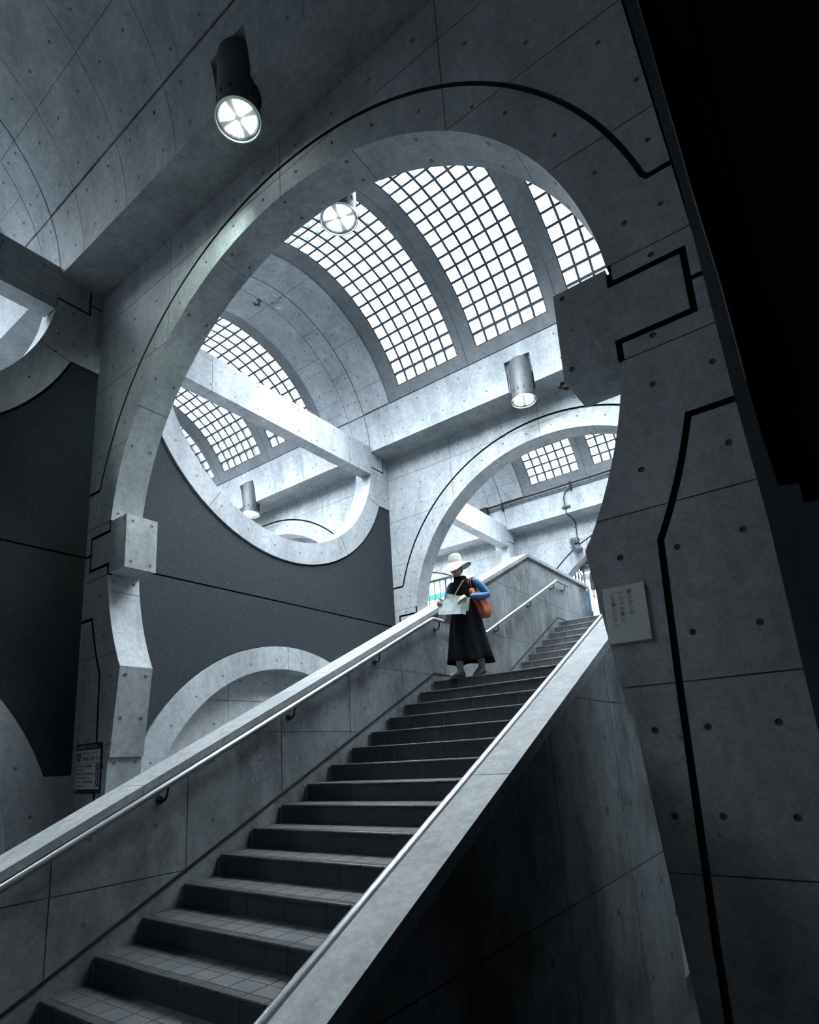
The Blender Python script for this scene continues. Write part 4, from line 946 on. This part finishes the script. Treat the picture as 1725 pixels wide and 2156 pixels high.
    sheet('map_back', ((-.10, .055, .10), (.235, .05, .0), (.255, .085, .165), (-.075, .09, .285)), M2)
    sheet('map_side', ((.168, -.012, -.035), (.200, .035, -.045), (.250, .075, .165), (.178, .038, .165)), M2)
    t = thing('shoulder_pouch', (-.19, -.10, .70), 'small grey crossbody pouch below the map on a cream strap', 'bag')
    GP = mat('grey_cloth', (.34, .33, .33), .85, 0, (.42, .41, .41), 20.); CR = mat('cream_strap', (.52, .51, .47), .8)
    q = MB().loft(folded([(0, .02, .02, 0, 0, 0), (.01, .045, .03, 0, 0, .5), (.07, .05, .035, 0, 0, 1), (.13, .04, .028, 0, 0, .6), (.14, .02, .015, 0, 0, 0)], 4, .06, .2, 24)); o = bpy.data.objects.new('pouch', q.mesh('pouch', GP, 1)); COL.objects.link(o); o.parent = t
    q = MB().tube([(.03, -.02, .13), (.10, -.045, .22), (.16, -.047, .32), (.225, -.03, .42), (.262, -.002, .488), (.272, .05, .515)], .0065, 8); o = bpy.data.objects.new('strap', q.mesh('strap', CR, 1)); COL.objects.link(o); o.parent = t
    return R
woman()
def passer():
    R = empty('person', U(3.80, 11.0, ZU), 'passer-by at the head of the stairs almost hidden behind the right pier', 'person')
    b = MB()
    P = [(0,0,.92,(.13,.09)), (0,0,1.08,(.12,.085)), (0,0,1.25,(.15,.09)), (0,0,1.40,(.10,.07)), (0,0,1.48,(.05,.05)), (0,-.01,1.56,(.05,.05)),
         (-.19,0,1.38,(.05,.05)), (-.235,.02,1.10,(.04,.04)), (-.225,-.04,.83,(.026,.026)), (.19,0,1.38,(.05,.05)), (.235,.02,1.10,(.04,.04)), (.225,-.04,.83,(.026,.026)),
         (-.09,0,.80,(.08,.08)), (-.10,-.02,.48,(.055,.055)), (-.10,.02,.09,(.037,.04)), (.09,0,.80,(.08,.08)), (.10,.02,.48,(.055,.055)), (.10,.06,.09,(.037,.04))]
    E_ = [(0,1),(1,2),(2,3),(3,4),(4,5),(3,6),(6,7),(7,8),(3,9),(9,10),(10,11),(0,12),(12,13),(13,14),(0,15),(15,16),(16,17)]
    tomb(skin(P, E_), b)
    b.ell((0, -.01, 1.61), .072, .090, .115, 18, 12); b.ell((0, -.095, 1.60), .012, .016, .024, 8, 6); b.ell((0, -.06, 1.52), .04, .04, .035, 10, 7)
    for s_ in (-1, 1): b.ell((s_*.072, 0, 1.60), .01, .02, .03, 8, 6)
    hand(b, (-.225, -.04, .83), (.1, -.25, -1), (1, -.2, 0), .35, 1, 1.); hand(b, (.225, -.04, .83), (-.1, -.25, -1), (-1, -.2, 0), .35, -1, 1.)
    for sx, y in ((-.10, .02), (.10, .06)): b.tube([(sx, y, .07), (sx, y-.10, .04), (sx, y-.17, .032)], [.038, .036, .025], 10)
    place('body', remesh(b, .006, 2), SKIN, R)
    SH = mat('white_shirt', (.62, .64, .65), .8); TR = mat('dark_trousers', (.03, .032, .036), .85); HR = mat('black_hair', (.012, .011, .011), .5); EY = bpy.data.materials['eye_dark']
    place('shirt', MB().loft(folded([(.84, .165, .125, 0, 0, .6), (1.0, .160, .12, 0, 0, .5), (1.25, .175, .115, 0, 0, .3), (1.39, .15, .09, 0, 0, .2), (1.44, .08, .07, 0, 0, 0), (1.47, .06, .06, 0, 0, 0)], 5, .03, .3, 40)).mesh('shirt', SH, 1), SH, R)
    for s_ in (-1, 1):
        m = skin([(s_*.14,0,1.395,.06), (s_*.19,0,1.375,.064), (s_*.225,.012,1.22,.058), (s_*.237,.02,1.09,.052), (s_*.23,-.02,.90,.042)], [(0,1),(1,2),(2,3),(3,4)], 2); place('sleeve', m, SH if s_ > 0 else TR, R)
        m = skin([(s_*.06,0,.92,.10), (s_*.09,0,.78,.098), (s_*.10,-.01,.48,.072), (s_*.10,.03,.07,.06)], [(0,1),(1,2),(2,3)], 2); place('trouser_leg', m, TR, R)
        place('shoe', MB().ell((s_*.10, (.02 if s_ < 0 else .06)-.07, .04), .046, .13, .042, 14, 8).mesh('shoe', HR, 1), HR, R)
        place('eye', MB().ell((s_*.03, -.094, 1.625), .012, .006, .006, 8, 5).mesh('eye', EY, 1), EY, R)
    place('hair', MB().ell((0, .012, 1.645), .080, .092, .10, 18, 10).mesh('hair', HR, 1), HR, R)
passer()
